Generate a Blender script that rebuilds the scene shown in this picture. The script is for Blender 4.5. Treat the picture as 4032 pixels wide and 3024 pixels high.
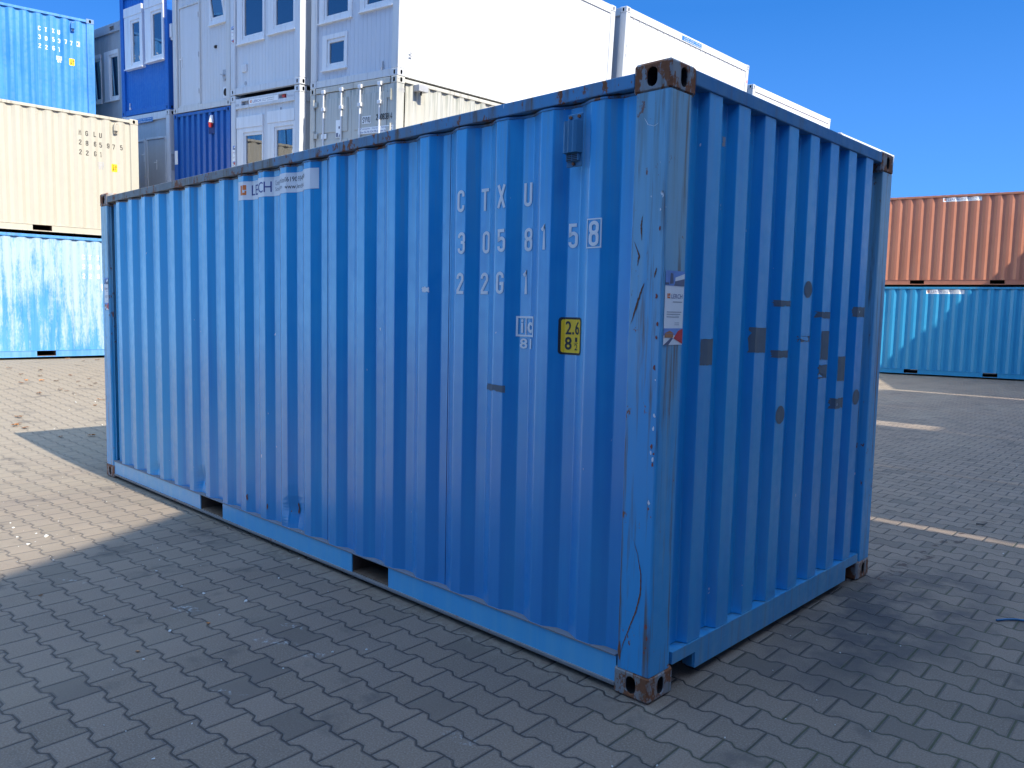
import bpy, bmesh, math, random
from mathutils import Vector, Matrix
import numpy as np
random.seed(7)
PI = math.pi
for o in list(bpy.data.objects): bpy.data.objects.remove(o)
S = bpy.context.scene
COL = S.collection

# ------------------------------------------------------------------ camera
CP = Vector((1.74845, -2.66463, 1.60408)); yaw, pit, rol = 2.33610644, -0.0904968693, 0.0212486183
F_ = Vector((math.cos(pit)*math.cos(yaw), math.cos(pit)*math.sin(yaw), math.sin(pit)))
R_ = Vector((math.sin(yaw), -math.cos(yaw), 0)); U_ = R_.cross(F_)
R2 = R_*math.cos(rol)+U_*math.sin(rol); U2 = -R_*math.sin(rol)+U_*math.cos(rol)
cam = bpy.data.cameras.new('camera'); co = bpy.data.objects.new('camera', cam); COL.objects.link(co)
M = Matrix((R2, U2, -F_)).transposed().to_4x4(); M.translation = CP
co.matrix_world = M
cam.sensor_width = 36; cam.lens = 3123.56/4032*36; cam.clip_end = 2000; cam.clip_start = .05
S.camera = co

# ------------------------------------------------------------------ sky and sun
SUN_EL = math.radians(42.0); SUN_AZ = math.radians(1.3)      # azimuth from +x towards +y
sd = Vector((math.cos(SUN_EL)*math.cos(SUN_AZ), math.cos(SUN_EL)*math.sin(SUN_AZ), math.sin(SUN_EL)))
W = bpy.data.worlds.new('World'); S.world = W; W.use_nodes = True
wn = W.node_tree; wn.nodes.clear()
sky = wn.nodes.new('ShaderNodeTexSky'); sky.sky_type = 'NISHITA'; sky.sun_disc = False
sky.sun_elevation = SUN_EL; sky.sun_rotation = math.radians(90)-SUN_AZ
sky.altitude = 200; sky.air_density = 1.0; sky.dust_density = 0.25; sky.ozone_density = 2.0
hs = wn.nodes.new('ShaderNodeHueSaturation'); hs.inputs['Saturation'].default_value = 1.05
# bright haze near the horizon is rolled off per channel
KS = (.31, 1.10, 3.5)   # near the horizon
KT = (.085, .56, 2.25)  # higher up
va = wn.nodes.new('ShaderNodeVectorMath'); va.operation = 'ADD'
vd = wn.nodes.new('ShaderNodeVectorMath'); vd.operation = 'DIVIDE'
vm = wn.nodes.new('ShaderNodeVectorMath'); vm.operation = 'MULTIPLY'
kx = wn.nodes.new('ShaderNodeMix'); kx.data_type = 'RGBA'; kx.inputs[6].default_value = (*KS, 1); kx.inputs[7].default_value = (*KT, 1); kx.clamp_result = False
wn.links.new(kx.outputs[2], va.inputs[1]); wn.links.new(kx.outputs[2], vm.inputs[1])
tcw = wn.nodes.new('ShaderNodeTexCoord'); sx = wn.nodes.new('ShaderNodeSeparateXYZ'); wn.links.new(tcw.outputs['Generated'], sx.inputs[0])
km = wn.nodes.new('ShaderNodeMapRange'); km.inputs[1].default_value = .02; km.inputs[2].default_value = .34; wn.links.new(sx.outputs[2], km.inputs[0]); wn.links.new(km.outputs[0], kx.inputs[0])
mrw = wn.nodes.new('ShaderNodeMapRange'); mrw.interpolation_type = 'SMOOTHSTEP'; wn.links.new(sx.outputs[2], mrw.inputs[0])
for i_, q_ in enumerate((.42, .8, 0., 1.)): mrw.inputs[i_+1].default_value = q_
mxw = wn.nodes.new('ShaderNodeMix'); mxw.data_type = 'RGBA'; wn.links.new(mrw.outputs[0], mxw.inputs[0])
bg = wn.nodes.new('ShaderNodeBackground'); bg.inputs[1].default_value = 0.15
wo = wn.nodes.new('ShaderNodeOutputWorld')
wn.links.new(sky.outputs[0], hs.inputs['Color']); wn.links.new(hs.outputs[0], va.inputs[0]); wn.links.new(hs.outputs[0], vd.inputs[0]); wn.links.new(va.outputs[0], vd.inputs[1]); wn.links.new(vd.outputs[0], vm.inputs[0]); wn.links.new(vm.outputs[0], mxw.inputs[6]); gn_ = wn.nodes.new('ShaderNodeVectorMath'); gn_.operation = 'MULTIPLY'; gn_.inputs[1].default_value = (1.85, 1.6, 1.3); wn.links.new(hs.outputs[0], gn_.inputs[0]); wn.links.new(gn_.outputs[0], mxw.inputs[7]); wn.links.new(mxw.outputs[2], bg.inputs[0]); wn.links.new(bg.outputs[0], wo.inputs[0])
sl = bpy.data.lights.new('sun', 'SUN'); sl.energy = 2.0; sl.angle = math.radians(0.5); sl.color = (1, .91, .76)
so = bpy.data.objects.new('sun', sl); COL.objects.link(so)
so.rotation_euler = sd.to_track_quat('Z', 'Y').to_euler()
S.view_settings.view_transform = 'Standard'; S.view_settings.look = 'None'; S.view_settings.gamma = 1
S.view_settings.exposure = 1.95
S.cycles.max_bounces = 6; S.cycles.diffuse_bounces = 4; S.cycles.glossy_bounces = 4

# ------------------------------------------------------------------ material helpers
class NT:
    def __init__(s, name):
        s.m = bpy.data.materials.new(name); s.m.use_nodes = True; s.t = s.m.node_tree
        s.b = s.t.nodes['Principled BSDF']; s.tc = s.t.nodes.new('ShaderNodeTexCoord')
    def set(s, sock, v):
        if isinstance(v, bpy.types.NodeSocket): s.t.links.new(v, sock)
        elif isinstance(v, (tuple, list)) and sock.type == 'RGBA' and len(v) == 3: sock.default_value = (*v, 1)
        else: sock.default_value = v
    def obj(s): return s.tc.outputs['Object']
    def math(s, op, a, b=None, c=None, cl=False):
        n = s.t.nodes.new('ShaderNodeMath'); n.operation = op; n.use_clamp = cl
        s.set(n.inputs[0], a)
        if b is not None: s.set(n.inputs[1], b)
        if c is not None: s.set(n.inputs[2], c)
        return n.outputs[0]
    def map(s, vec, sc=(1, 1, 1), loc=(0, 0, 0), rot=(0, 0, 0)):
        n = s.t.nodes.new('ShaderNodeMapping'); s.set(n.inputs[0], vec)
        n.inputs['Scale'].default_value = sc; n.inputs['Location'].default_value = loc; n.inputs['Rotation'].default_value = rot
        return n.outputs[0]
    def noise(s, vec, scale, detail=3, rough=.55, dist=0):
        n = s.t.nodes.new('ShaderNodeTexNoise'); s.set(n.inputs['Vector'], vec); n.inputs['Scale'].default_value = scale
        n.inputs['Detail'].default_value = detail; n.inputs['Roughness'].default_value = rough; n.inputs['Distortion'].default_value = dist
        return n.outputs[0]
    def rng(s, v, a, b, c=0., d=1., smooth=True):
        n = s.t.nodes.new('ShaderNodeMapRange'); n.interpolation_type = 'SMOOTHSTEP' if smooth else 'LINEAR'
        s.set(n.inputs[0], v)
        for i, q in enumerate((a, b, c, d)): s.set(n.inputs[i+1], q)
        return n.outputs[0]
    def mix(s, f, a, b, mode='MIX'):
        n = s.t.nodes.new('ShaderNodeMix'); n.data_type = 'RGBA'; n.blend_type = mode
        s.set(n.inputs[0], f); s.set(n.inputs[6], a); s.set(n.inputs[7], b); return n.outputs[2]
    def sep(s, v):
        n = s.t.nodes.new('ShaderNodeSeparateXYZ'); s.set(n.inputs[0], v); return n.outputs
    def comb(s, x, y, z):
        n = s.t.nodes.new('ShaderNodeCombineXYZ')
        for i, q in enumerate((x, y, z)): s.set(n.inputs[i], q)
        return n.outputs[0]
    def bump(s, h, strength=.3, dist=.01, normal=None):
        n = s.t.nodes.new('ShaderNodeBump'); n.inputs['Strength'].default_value = strength; n.inputs['Distance'].default_value = dist
        s.set(n.inputs['Height'], h)
        if normal is not None: s.set(n.inputs['Normal'], normal)
        return n.outputs[0]
    def wn(s, vec):
        n = s.t.nodes.new('ShaderNodeTexWhiteNoise'); n.noise_dimensions = '2D'; s.set(n.inputs['Vector'], vec); return n.outputs
    def out(s, col, rough=.5, nrm=None, **kw):
        s.set(s.b.inputs['Base Color'], col); s.set(s.b.inputs['Roughness'], rough)
        if nrm is not None: s.set(s.b.inputs['Normal'], nrm)
        for k, v in kw.items(): s.set(s.b.inputs[k.replace('_', ' ')], v)
        return s.m

def flat(name, col, rough=.5, var=.12, **kw):
    n = NT(name); f = n.noise(n.obj(), 9, 4)
    c = n.mix(n.rng(f, .3, .7), tuple(x*(1-var) for x in col), tuple(min(1, x*(1+var)) for x in col))
    return n.out(c, rough, **kw)

RUST = (.15, .062, .03); RUST2 = (.30, .115, .05); GRIME = (.13, .098, .065)
def paint(name, base, fade, amt=.5, zb=0., rust=.0, grime=0., rough=.38, sc=1., white=0., bump=.25, topg=0., blotch=None, under=None, spec=.5, coat=0, xb=0.):
    """weathered steel paint: chalky vertical streaks, grime, rust specks, chips"""
    n = NT(name); o = n.obj(); x, y, z = n.sep(o)
    st = n.noise(n.map(o, (9*sc, 9*sc, .35)), 1, 4, .6)
    st2 = n.noise(n.map(o, (34*sc, 34*sc, .7), (3, 1, 5)), 1, 3, .6)
    pa = n.noise(n.map(o, (1.1, 1.1, .6), (7, 2, 3)), 1.3, 4, .55)
    f = n.math('ADD', n.math('MULTIPLY', st, .45), n.math('MULTIPLY', st2, .2)); f = n.math('ADD', f, n.math('MULTIPLY', pa, .35))
    if zb: f = n.math('ADD', f, n.math('MULTIPLY', n.math('SUBTRACT', z, 1.3), zb))  # shifts the mix towards the second colour with height
    if xb: f = n.math('ADD', f, n.math('MULTIPLY', n.math('ADD', x, 2.2), -xb))  # shifts the mix towards the second colour along -x
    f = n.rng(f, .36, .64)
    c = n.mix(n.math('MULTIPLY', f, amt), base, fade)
    if blotch:                                                     # big worn-through patches
        g = n.noise(n.map(o, (6.5, 6.5, .55), (1, 9, 4)), 1, 7, .72, .35)
        g2 = n.noise(n.map(o, (.9, .9, .9), (4, 4, 1)), 1.1, 3)
        g3 = n.noise(n.map(o, (40, 40, 14)), 1, 4, .7)
        gg = n.math('ADD', n.math('ADD', n.math('MULTIPLY', g, .55), n.math('MULTIPLY', g2, .25)), n.math('MULTIPLY', g3, .2))
        gg = n.math('ADD', gg, n.math('MULTIPLY', n.math('SUBTRACT', z, 1.2), .045))
        c = n.mix(n.rng(gg, .425, .56, 0, .85), c, blotch)
    if grime:
        g = n.noise(n.map(o, (16*sc, 16*sc, 1.1), (2, 8, 1)), 1, 5, .65)
        c = n.mix(n.math('MULTIPLY', n.rng(g, .5, .68), grime), c, GRIME)
    if topg:
        g = n.noise(n.map(o, (26, 26, .9), (5, 3, 1)), 1, 4, .6)
        tz = n.rng(z, 1.7, 2.5)
        c = n.mix(n.math('MULTIPLY', n.math('MULTIPLY', n.rng(g, .45, .62), tz), topg), c, (.16, .20, .17))
    ro = n.rng(n.noise(o, 14, 4), .3, .7, rough-.07, rough+.12)
    if rust:
        r = n.noise(n.map(o, (1, 1, .55), (11, 4, 2)), 17, 8, .72)
        r2 = n.noise(o, 3.1, 3)
        rr = n.math('ADD', n.math('MULTIPLY', r, .72), n.math('MULTIPLY', r2, .28))
        th = .70-.22*rust
        m = n.rng(rr, th, th+.035)
        rc = n.mix(n.noise(o, 60, 3), RUST, RUST2)
        c = n.mix(m, c, rc); ro = n.math('ADD', ro, n.math('MULTIPLY', m, .35), cl=True)
    if white:                                                      # small chips and scuffs
        w = n.noise(n.map(o, (1, 1, .45), (6, 6, 6)), 38, 2, .5)
        w2 = n.noise(o, 1.7, 2)
        c = n.mix(n.rng(n.math('ADD', w, n.math('MULTIPLY', w2, .25)), .93-.04*white, .95-.04*white), c, (.62, .66, .68))
    h = n.math('ADD', n.math('MULTIPLY', n.noise(n.map(o, (1, 1, .6)), 3.0, 2), 1.0), n.math('MULTIPLY', n.noise(o, 120, 2), .02))
    nr = n.bump(h, bump, .03)
    if coat: n.set(n.b.inputs['Coat Weight'], min(1, coat)); n.set(n.b.inputs['Coat Roughness'], .24); n.set(n.b.inputs['Coat IOR'], 1.75)
    if coat > .8: n.set(n.b.inputs['IOR'], 2.1); n.set(n.b.inputs['Specular Tint'], (.3, .75, 1.0, 1)); spec = .5
    return n.out(c, ro, nr, Specular_IOR_Level=spec)

def ground_mat():
    n = NT('paver_mat'); x, y, z = n.sep(n.obj())
    a = math.radians(2.2); L, Wd, A = .1972, .1615, .0115; ox, oy = -1.1772, -1.2062
    dx = n.math('SUBTRACT', x, ox); dy = n.math('SUBTRACT', y, oy)
    # slow wobble of the courses so they are not ruler-straight
    wob = n.noise(n.obj(), .55, 2)
    p = n.math('ADD', n.math('MULTIPLY', dx, math.cos(a)), n.math('MULTIPLY', dy, math.sin(a)))
    q = n.math('SUBTRACT', n.math('MULTIPLY', dy, math.cos(a)), n.math('MULTIPLY', dx, math.sin(a)))
    q = n.math('ADD', q, n.math('MULTIPLY', n.math('SUBTRACT', wob, .5), .03))
    p = n.math('ADD', p, n.math('MULTIPLY', n.math('SUBTRACT', n.noise(n.map(n.obj(), (1, 1, 1), (9, 0, 0)), .6, 2), .5), .03))
    jit = n.noise(n.obj(), 26, 2)
    q = n.math('ADD', q, n.math('MULTIPLY', n.math('SUBTRACT', jit, .5), .006))
    pl = n.math('DIVIDE', p, L)
    tri = n.math('MULTIPLY', n.math('ABSOLUTE', n.math('SUBTRACT', n.math('FRACT', n.math('ADD', pl, .5)), .5)), L)
    T = n.rng(tri, .030, .056, -1, 1, False)
    k = n.math('ROUND', n.math('DIVIDE', q, Wd))
    par = n.math('SUBTRACT', 1, n.math('MULTIPLY', n.math('ABSOLUTE', n.math('MODULO', k, 2)), 2))
    line = n.math('ADD', n.math('MULTIPLY', k, Wd), n.math('MULTIPLY', n.math('MULTIPLY', par, A), T))
    d1s = n.math('SUBTRACT', q, line); d1 = n.math('ABSOLUTE', d1s)
    row = n.math('SUBTRACT', k, n.math('LESS_THAN', d1s, 0))
    cl = n.math('ADD', n.math('SUBTRACT', pl, n.math('MULTIPLY', row, .5)), .5)
    col = n.math('FLOOR', cl)
    d2 = n.math('MULTIPLY', n.math('ABSOLUTE', n.math('SUBTRACT', n.math('FRACT', cl), .5)), 1)
    # fract(cl) = 0.5 at the joint
    d2 = n.math('MULTIPLY', n.math('ABSOLUTE', n.math('SUBTRACT', n.math('FRACT', n.math('ADD', cl, .0)), .5)), L)
    d = n.math('MINIMUM', d1, d2)
    idv = n.comb(n.math('FLOOR', n.math('ADD', cl, .5)), row, 0)
    rnd = n.wn(idv); v0 = rnd[0]
    rc = n.sep(rnd[1])
    # surfaces
    odd = n.rng(rc[2], .90, .97, 0, 1)
    g1 = n.noise(n.obj(), 130, 4, .75); g2 = n.noise(n.obj(), 3.2, 5, .6); g3 = n.noise(n.map(n.obj(), (1, .35, 1), (2, 2, 0)), 1.1, 4, .6)
    base = n.mix(v0, (.150, .108, .077), (.210, .150, .107))
    base = n.mix(n.math('MULTIPLY', rc[1], .3), base, (.19, .148, .125))
    base = n.mix(n.rng(g1, .42, .72, 0, .8), base, (.30, .262, .215))
    base = n.mix(n.rng(g1, .46, .28, 0, .75), base, (.075, .062, .05))
    # dust: more to the left of the yard
    base = n.mix(n.math('MULTIPLY', odd, .45), base, (.085, .072, .06))
    dust = n.rng(n.math('ADD', n.math('MULTIPLY', x, -.09), n.math('MULTIPLY', g3, .9)), .45, 1.2, 0, .8)
    base = n.mix(dust, base, (.30, .25, .182))
    stain = n.rng(g2, .56, .72, 0, .55)
    base = n.mix(stain, base, (.068, .06, .054))
    # wheel marks far right, oil dark patch near container end
    def blob(cx, cy, rx, ry, rot=0, soft=.6):
        c_, s_ = math.cos(rot), math.sin(rot)
        ax = n.math('SUBTRACT', x, cx); ay = n.math('SUBTRACT', y, cy)
        u_ = n.math('DIVIDE', n.math('ADD', n.math('MULTIPLY', ax, c_), n.math('MULTIPLY', ay, s_)), rx)
        v_ = n.math('DIVIDE', n.math('SUBTRACT', n.math('MULTIPLY', ay, c_), n.math('MULTIPLY', ax, s_)), ry)
        r = n.math('ADD', n.math('MULTIPLY', u_, u_), n.math('MULTIPLY', v_, v_))
        return n.rng(r, 1, 1-soft)
    edge_ = n.math('MULTIPLY', n.rng(y, -.16, -.03), n.math('MULTIPLY', n.rng(y, .3, .1), n.math('MULTIPLY', n.rng(x, -6.2, -6.0), n.rng(x, .1, -.05))))
    base = n.mix(n.math('MULTIPLY', edge_, n.rng(n.noise(n.obj(), 22, 4, .7), .42, .62, 0, .75)), base, (.26, .22, .17))
    oil = n.math('MULTIPLY', blob(.35, 1.9, .55, 1.5, 0, .95), n.rng(g2, .35, .6, .1, .75))
    base = n.mix(oil, base, (.035, .036, .042))
    mud = n.math('MULTIPLY', blob(.14, 3.45, .07, 1.5, -.05, .6), n.rng(n.noise(n.obj(), 9, 3), .52, .6, 0, .8))
    base = n.mix(mud, base, (.045, .022, .014))
    chalkn = n.rng(n.noise(n.map(n.obj(), (1, 1, 1), (0, 0, 0), (0, 0, .5)), 30, 4, .7), .5, .62)
    for cx, cy, rx, ry, ro_ in ((-1.62, -.78, .16, .035, .5), (-1.72, -.62, .10, .025, .35), (-1.35, -.72, .09, .03, .8), (-1.30, -1.18, .12, .02, .5), (-.35, -.72, .10, .035, .2), (-3.15, -1.18, .14, .02, .45), (-2.3, -.9, .12, .05, .4)):
        base = n.mix(n.math('MULTIPLY', n.math('MULTIPLY', blob(cx, cy, rx, ry, ro_, .8), chalkn), .75), base, (.38, .39, .38))
    # pale crumbs
    crumbs = n.noise(n.obj(), 160, 1, .4); cm = n.rng(n.noise(n.obj(), 1.9, 2), .5, .75)
    base = n.mix(n.math('MULTIPLY', n.rng(crumbs, .77, .80), n.math('ADD', .35, cm)), base, (.42, .41, .38))
    joint = n.rng(n.math('ADD', d, n.math('MULTIPLY', n.math('SUBTRACT', g1, .5), .003)), .0030, .0062, 1, 0)
    moss = n.rng(n.math('ADD', n.math('MULTIPLY', x, .25), n.math('MULTIPLY', n.noise(n.obj(), 2.3, 3), 1.0)), .45, .8, 0, .8)
    jc = n.mix(moss, (.034, .028, .024), (.055, .065, .02))
    jc = n.mix(n.math('MULTIPLY', dust, 1.0, cl=True), jc, (.21, .17, .125))
    colr = n.mix(n.math('MULTIPLY', joint, .86), base, jc)
    ch = n.rng(d, .003, .011, 0, 1)                               # chamfered edge
    lip = n.math('MULTIPLY', n.rng(d, .010, .006), n.math('SUBTRACT', 1, joint))
    colr = n.mix(n.math('MULTIPLY', lip, .22), colr, (.24, .245, .26))  # pale highlight along each paver's chamfer, painted into the colour
    tilt = n.math('ADD', n.math('MULTIPLY', n.math('SUBTRACT', rc[0], .5), d2), n.math('MULTIPLY', n.math('SUBTRACT', rc[1], .5), d1))
    h = n.math('ADD', n.math('ADD', n.math('MULTIPLY', ch, .006), n.math('MULTIPLY', v0, .0022)), n.math('MULTIPLY', g1, .0022))
    h = n.math('ADD', h, n.math('MULTIPLY', tilt, .05))
    nr = n.bump(h, 1, 1)
    return n.out(colr, n.rng(g1, .3, .7, .62, .9), nr, Specular_IOR_Level=.4)

# ------------------------------------------------------------------ mesh helpers
def tag(o, label=None, cat=None, group=None, kind=None):
    for k, v in (('label', label), ('category', cat), ('group', group), ('kind', kind)):
        if v: o[k] = v
    return o
def link(name, bm, mats, parent=None, smooth=False):
    bmesh.ops.remove_doubles(bm, verts=bm.verts, dist=1e-6)
    bmesh.ops.recalc_face_normals(bm, faces=bm.faces)
    me = bpy.data.meshes.new(name); bm.to_mesh(me); bm.free()
    for m in (mats if isinstance(mats, (list, tuple)) else [mats]): me.materials.append(m)
    if smooth:
        for p in me.polygons: p.use_smooth = True
    o = bpy.data.objects.new(name, me); COL.objects.link(o)
    if parent is not None: o.parent = parent
    return o
def link_raw(name, bm, mats, parent=None):
    me = bpy.data.meshes.new(name); bm.to_mesh(me); bm.free()
    for m in (mats if isinstance(mats, (list, tuple)) else [mats]): me.materials.append(m)
    o = bpy.data.objects.new(name, me); COL.objects.link(o)
    if parent is not None: o.parent = parent
    return o
def quad(bm, pts, mi=0):
    f = bm.faces.new([bm.verts.new(p) for p in pts]); f.material_index = mi; return f
def box(bm, a, b, ch=0, mi=0):
    """box a..b, with optional chamfered edges"""
    x0, x1 = sorted((a[0], b[0])); y0, y1 = sorted((a[1], b[1])); z0, z1 = sorted((a[2], b[2]))
    r = bmesh.ops.create_cube(bm, size=1)
    vs = r['verts']
    for v in vs:
        v.co = Vector(((x0+x1)/2+v.co.x*(x1-x0), (y0+y1)/2+v.co.y*(y1-y0), (z0+z1)/2+v.co.z*(z1-z0)))
    fs = {f for v in vs for f in v.link_faces}
    for f in fs: f.material_index = mi
    if ch:
        es = list({e for v in vs for e in v.link_edges})
        rr = bmesh.ops.bevel(bm, geom=es, offset=ch, segments=2, affect='EDGES', profile=.5)
        for f in rr['faces']: f.material_index = mi
def cyl(bm, a, b, r, seg=10, r2=None, mi=0):
    a = Vector(a); b = Vector(b); d = b-a
    q = d.to_track_quat('Z', 'Y')
    rr = bmesh.ops.create_cone(bm, cap_ends=True, segments=seg, radius1=r, radius2=r if r2 is None else r2, depth=d.length)
    for v in rr['verts']: v.co = q @ v.co + (a+b)/2
    for f in {f for v in rr['verts'] for f in v.link_faces}: f.material_index = mi
def empty(name, mat, label, cat, group=None):
    o = bpy.data.objects.new(name, None); COL.objects.link(o); o.matrix_world = mat; o.empty_display_size = .3
    return tag(o, label, cat, group)
def frame(a, su, sn):
    u = Vector((math.cos(a), math.sin(a), su)).normalized(); n = Vector((-math.sin(a), math.cos(a), sn)).normalized()
    w = u.cross(n).normalized(); n = w.cross(u); return u, n, w
def mat_of(o, x, y, z):
    m = Matrix((x, y, z)).transposed().to_4x4(); m.translation = o; return m
def stad(a, b, dx, dy):
    l = math.hypot(dx, dy); dx /= l; dy /= l
    if b < a:
        p = stad(b, a, dy, dx); return (p[1], p[0])
    if abs(dx) > 1e-9:
        t = a/abs(dx)
        if abs(dy*t) <= b-a: return (dx*t, dy*t)
    c = b-a; s = 1 if dy > 0 else -1
    B = dy*c*s; t = B+math.sqrt(max(0, B*B-(c*c-a*a))); return (dx*t, dy*t)
def holed_rect(bm, c, U, V, N, hw, hh, a, b, depth=.05, mi=0, mic=0):
    """rectangle centre c, half sizes hw/hh, with a rounded slot (a x b half sizes) sunk along -N"""
    c, U, V, N = map(Vector, (c, U, V, N)); k = 8; P = []
    for i in range(k): P.append((-hw+2*hw*i/k, -hh))
    for i in range(k): P.append((hw, -hh+2*hh*i/k))
    for i in range(k): P.append((hw-2*hw*i/k, hh))
    for i in range(k): P.append((-hw, hh-2*hh*i/k))
    out = [bm.verts.new(c+U*p[0]+V*p[1]) for p in P]
    Q = [stad(a, b, *p) for p in P]
    i1 = [bm.verts.new(c+U*q[0]+V*q[1]) for q in Q]
    i15 = [bm.verts.new(c+U*q[0]*.93+V*q[1]*.95-N*.004) for q in Q]
    i2 = [bm.verts.new(c+U*q[0]*.93+V*q[1]*.95-N*depth) for q in Q]
    n = len(P)
    for i in range(n):
        j = (i+1) % n
        f = bm.faces.new((out[i], out[j], i1[j], i1[i])); f.material_index = mi
        f = bm.faces.new((i1[i], i1[j], i15[j], i15[i])); f.material_index = mi
        f = bm.faces.new((i15[i], i15[j], i2[j], i2[i])); f.material_index = mic
    f = bm.faces.new(i2); f.material_index = mic
def casting(bm, c, d, faces, r=.009, slot=None, mi=0, mic=1):
    """corner casting centred c, full size d; faces = dict axis-> sign with slot"""
    c = Vector(c); h = Vector(d)/2; ax = [Vector((1, 0, 0)), Vector((0, 1, 0)), Vector((0, 0, 1))]
    sl_ = slot or {0: (.0255, .0395), 1: (.0255, .0395), 2: (.031, .055)}
    for i in range(3):
        U = ax[(i+1) % 3]; V = ax[(i+2) % 3]
        if i == 0: U, V = ax[1], ax[2]
        if i == 1: U, V = ax[0], ax[2]
        if i == 2: U, V = ax[1], ax[0]
        hu = h[[k for k in range(3) if ax[k] == U][0]]-r; hv = h[[k for k in range(3) if ax[k] == V][0]]-r
        for s in (-1, 1):
            cc = c+ax[i]*s*h[i]
            if (i, s) in faces:
                a, b = sl_[i]; holed_rect(bm, cc, U, V, ax[i]*s, hu, hv, a, b, .07, mi, mic)
            else: quad(bm, [cc-U*hu-V*hv, cc+U*hu-V*hv, cc+U*hu+V*hv, cc-U*hu+V*hv], mi)
    hr = h-Vector((r, r, r))
    for i in range(3):
        j, k = (i+1) % 3, (i+2) % 3
        for sj in (-1, 1):
            for sk in (-1, 1):
                pj = ax[j]*sj; pk = ax[k]*sk; L = ax[i]*hr[i]
                a = c+pj*h[j]+pk*hr[k]; b = c+pj*hr[j]+pk*h[k]
                quad(bm, [a-L, a+L, b+L, b-L], mi)
    for sx in (-1, 1):
        for sy in (-1, 1):
            for sz in (-1, 1):
                s = Vector((sx, sy, sz))
                p = [c+Vector(tuple((h[m] if m == i else hr[m])*s[m] for m in range(3))) for i in range(3)]
                quad(bm, p, mi)

# stroke glyphs (condensed stencil-like capitals and numerals), unit height, width GW
GW = .47; ga = .070
def arc(cx, cy, rx, ry, a0, a1, k=7): return [(cx+rx*math.cos(math.radians(a0+(a1-a0)*i/k)), cy+ry*math.sin(math.radians(a0+(a1-a0)*i/k))) for i in range(k+1)]
l_, r_, b_, t_ = ga, GW-ga, ga, 1-ga; m_ = GW/2; rx = (r_-l_)/2; ry = .15
def bowl(y0, y1, ryy=ry): return arc(m_, y1-ryy, rx, ryy, 0, 180)+arc(m_, y0+ryy, rx, ryy, 180, 360)
GL = {
 'U': [[(l_, 1)]+arc(m_, b_+ry, rx, ry, 180, 360)+[(r_, 1)]],
 'C': [[(r_, .70)]+arc(m_, t_-ry, rx, ry, 0, 180)+arc(m_, b_+ry, rx, ry, 180, 360)+[(r_, .30)]],
 'G': [[(r_, .72)]+arc(m_, t_-ry, rx, ry, 0, 180)+arc(m_, b_+ry, rx, ry, 180, 360)+[(r_, .47), (m_-.01, .47)]],
 'T': [[(0, t_), (GW, t_)], [(m_, t_-ga), (m_, 0)]],
 'X': [[(.05, 1), (GW-.05, 0)], [(GW-.05, 1), (.05, 0)]],
 'M': [[(l_, 0), (l_, 1-.02), (m_, .45), (r_, 1-.02), (r_, 0)]],
 'L': [[(l_, 1), (l_, b_), (GW, b_)]],
 'E': [[(GW, t_), (l_, t_), (l_, b_), (GW, b_)], [(l_+ga, .52), (GW-.05, .52)]],
 'V': [[(.04, 1), (m_, .03), (GW-.04, 1)]],
 'W': [[(.02, 1), (m_*.55, .04), (m_, .8), (m_*1.45, .04), (GW-.02, 1)]],
 'S': [[(r_, .72)]+arc(m_, t_-ry, rx, ry, 0, 180)+[(l_, .66), (r_, .36)]+arc(m_, b_+ry, rx, ry, 0, -180)+[(l_, .28)]],
 '0': ['c'] + [bowl(b_, t_)],
 '8': ['c'] + [bowl(b_, .53, .14)] + [bowl(.53, t_, .14)],
 '6': [[(r_, .74)]+arc(m_, t_-ry, rx, ry, 0, 180)+arc(m_, b_+ry, rx, ry, 180, 360)+arc(m_, .58-.14, rx, .14, 0, 180)],
 '9': [[(l_, .26)]+arc(m_, b_+ry, rx, ry, 180, 360)+arc(m_, t_-ry, rx, ry, 0, 180)+arc(m_, .42+.14, rx, .14, 180, 360)],
 '3': [[(l_, .74)]+arc(m_, t_-.14, rx, .14, 180, 0)+[(r_, .60), (r_-.06, .53), (m_-.04, .53)], [(r_-.06, .53), (r_, .46)]+arc(m_, b_+.14, rx, .14, 0, -180)+[(l_, .26)]],
 '5': [[(r_, t_), (l_, t_), (l_, .53)]+arc(m_, .60-.14, rx, .14, 140, 0)+arc(m_, b_+.14, rx, .14, 0, -180)+[(l_, .25)]],
 '2': [[(l_, .72)]+arc(m_, t_-ry, rx, ry, 180, 0)+[(r_, .66), (l_, .16), (l_, b_), (GW, b_)]],
 '1': [[(m_-.12, .82), (m_, .94), (m_+.02, 1-.02), (m_+.02, 0)]],
 '7': [[(0, t_), (r_, t_), (r_, .86), (m_-.04, 0)]],
 '4': [[(r_-.07, 0), (r_-.07, 1), (l_-.03, .28), (GW, .28)]],
 'i': [[(m_, 0), (m_, .68)], [(m_, .82), (m_, .98)]],
 'c': [[(r_, .50)]+arc(m_, .72-ga-.1, rx, .1, 0, 180)+arc(m_, b_+.1, rx, .1, 180, 360)+[(r_, .22)]],
}
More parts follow.
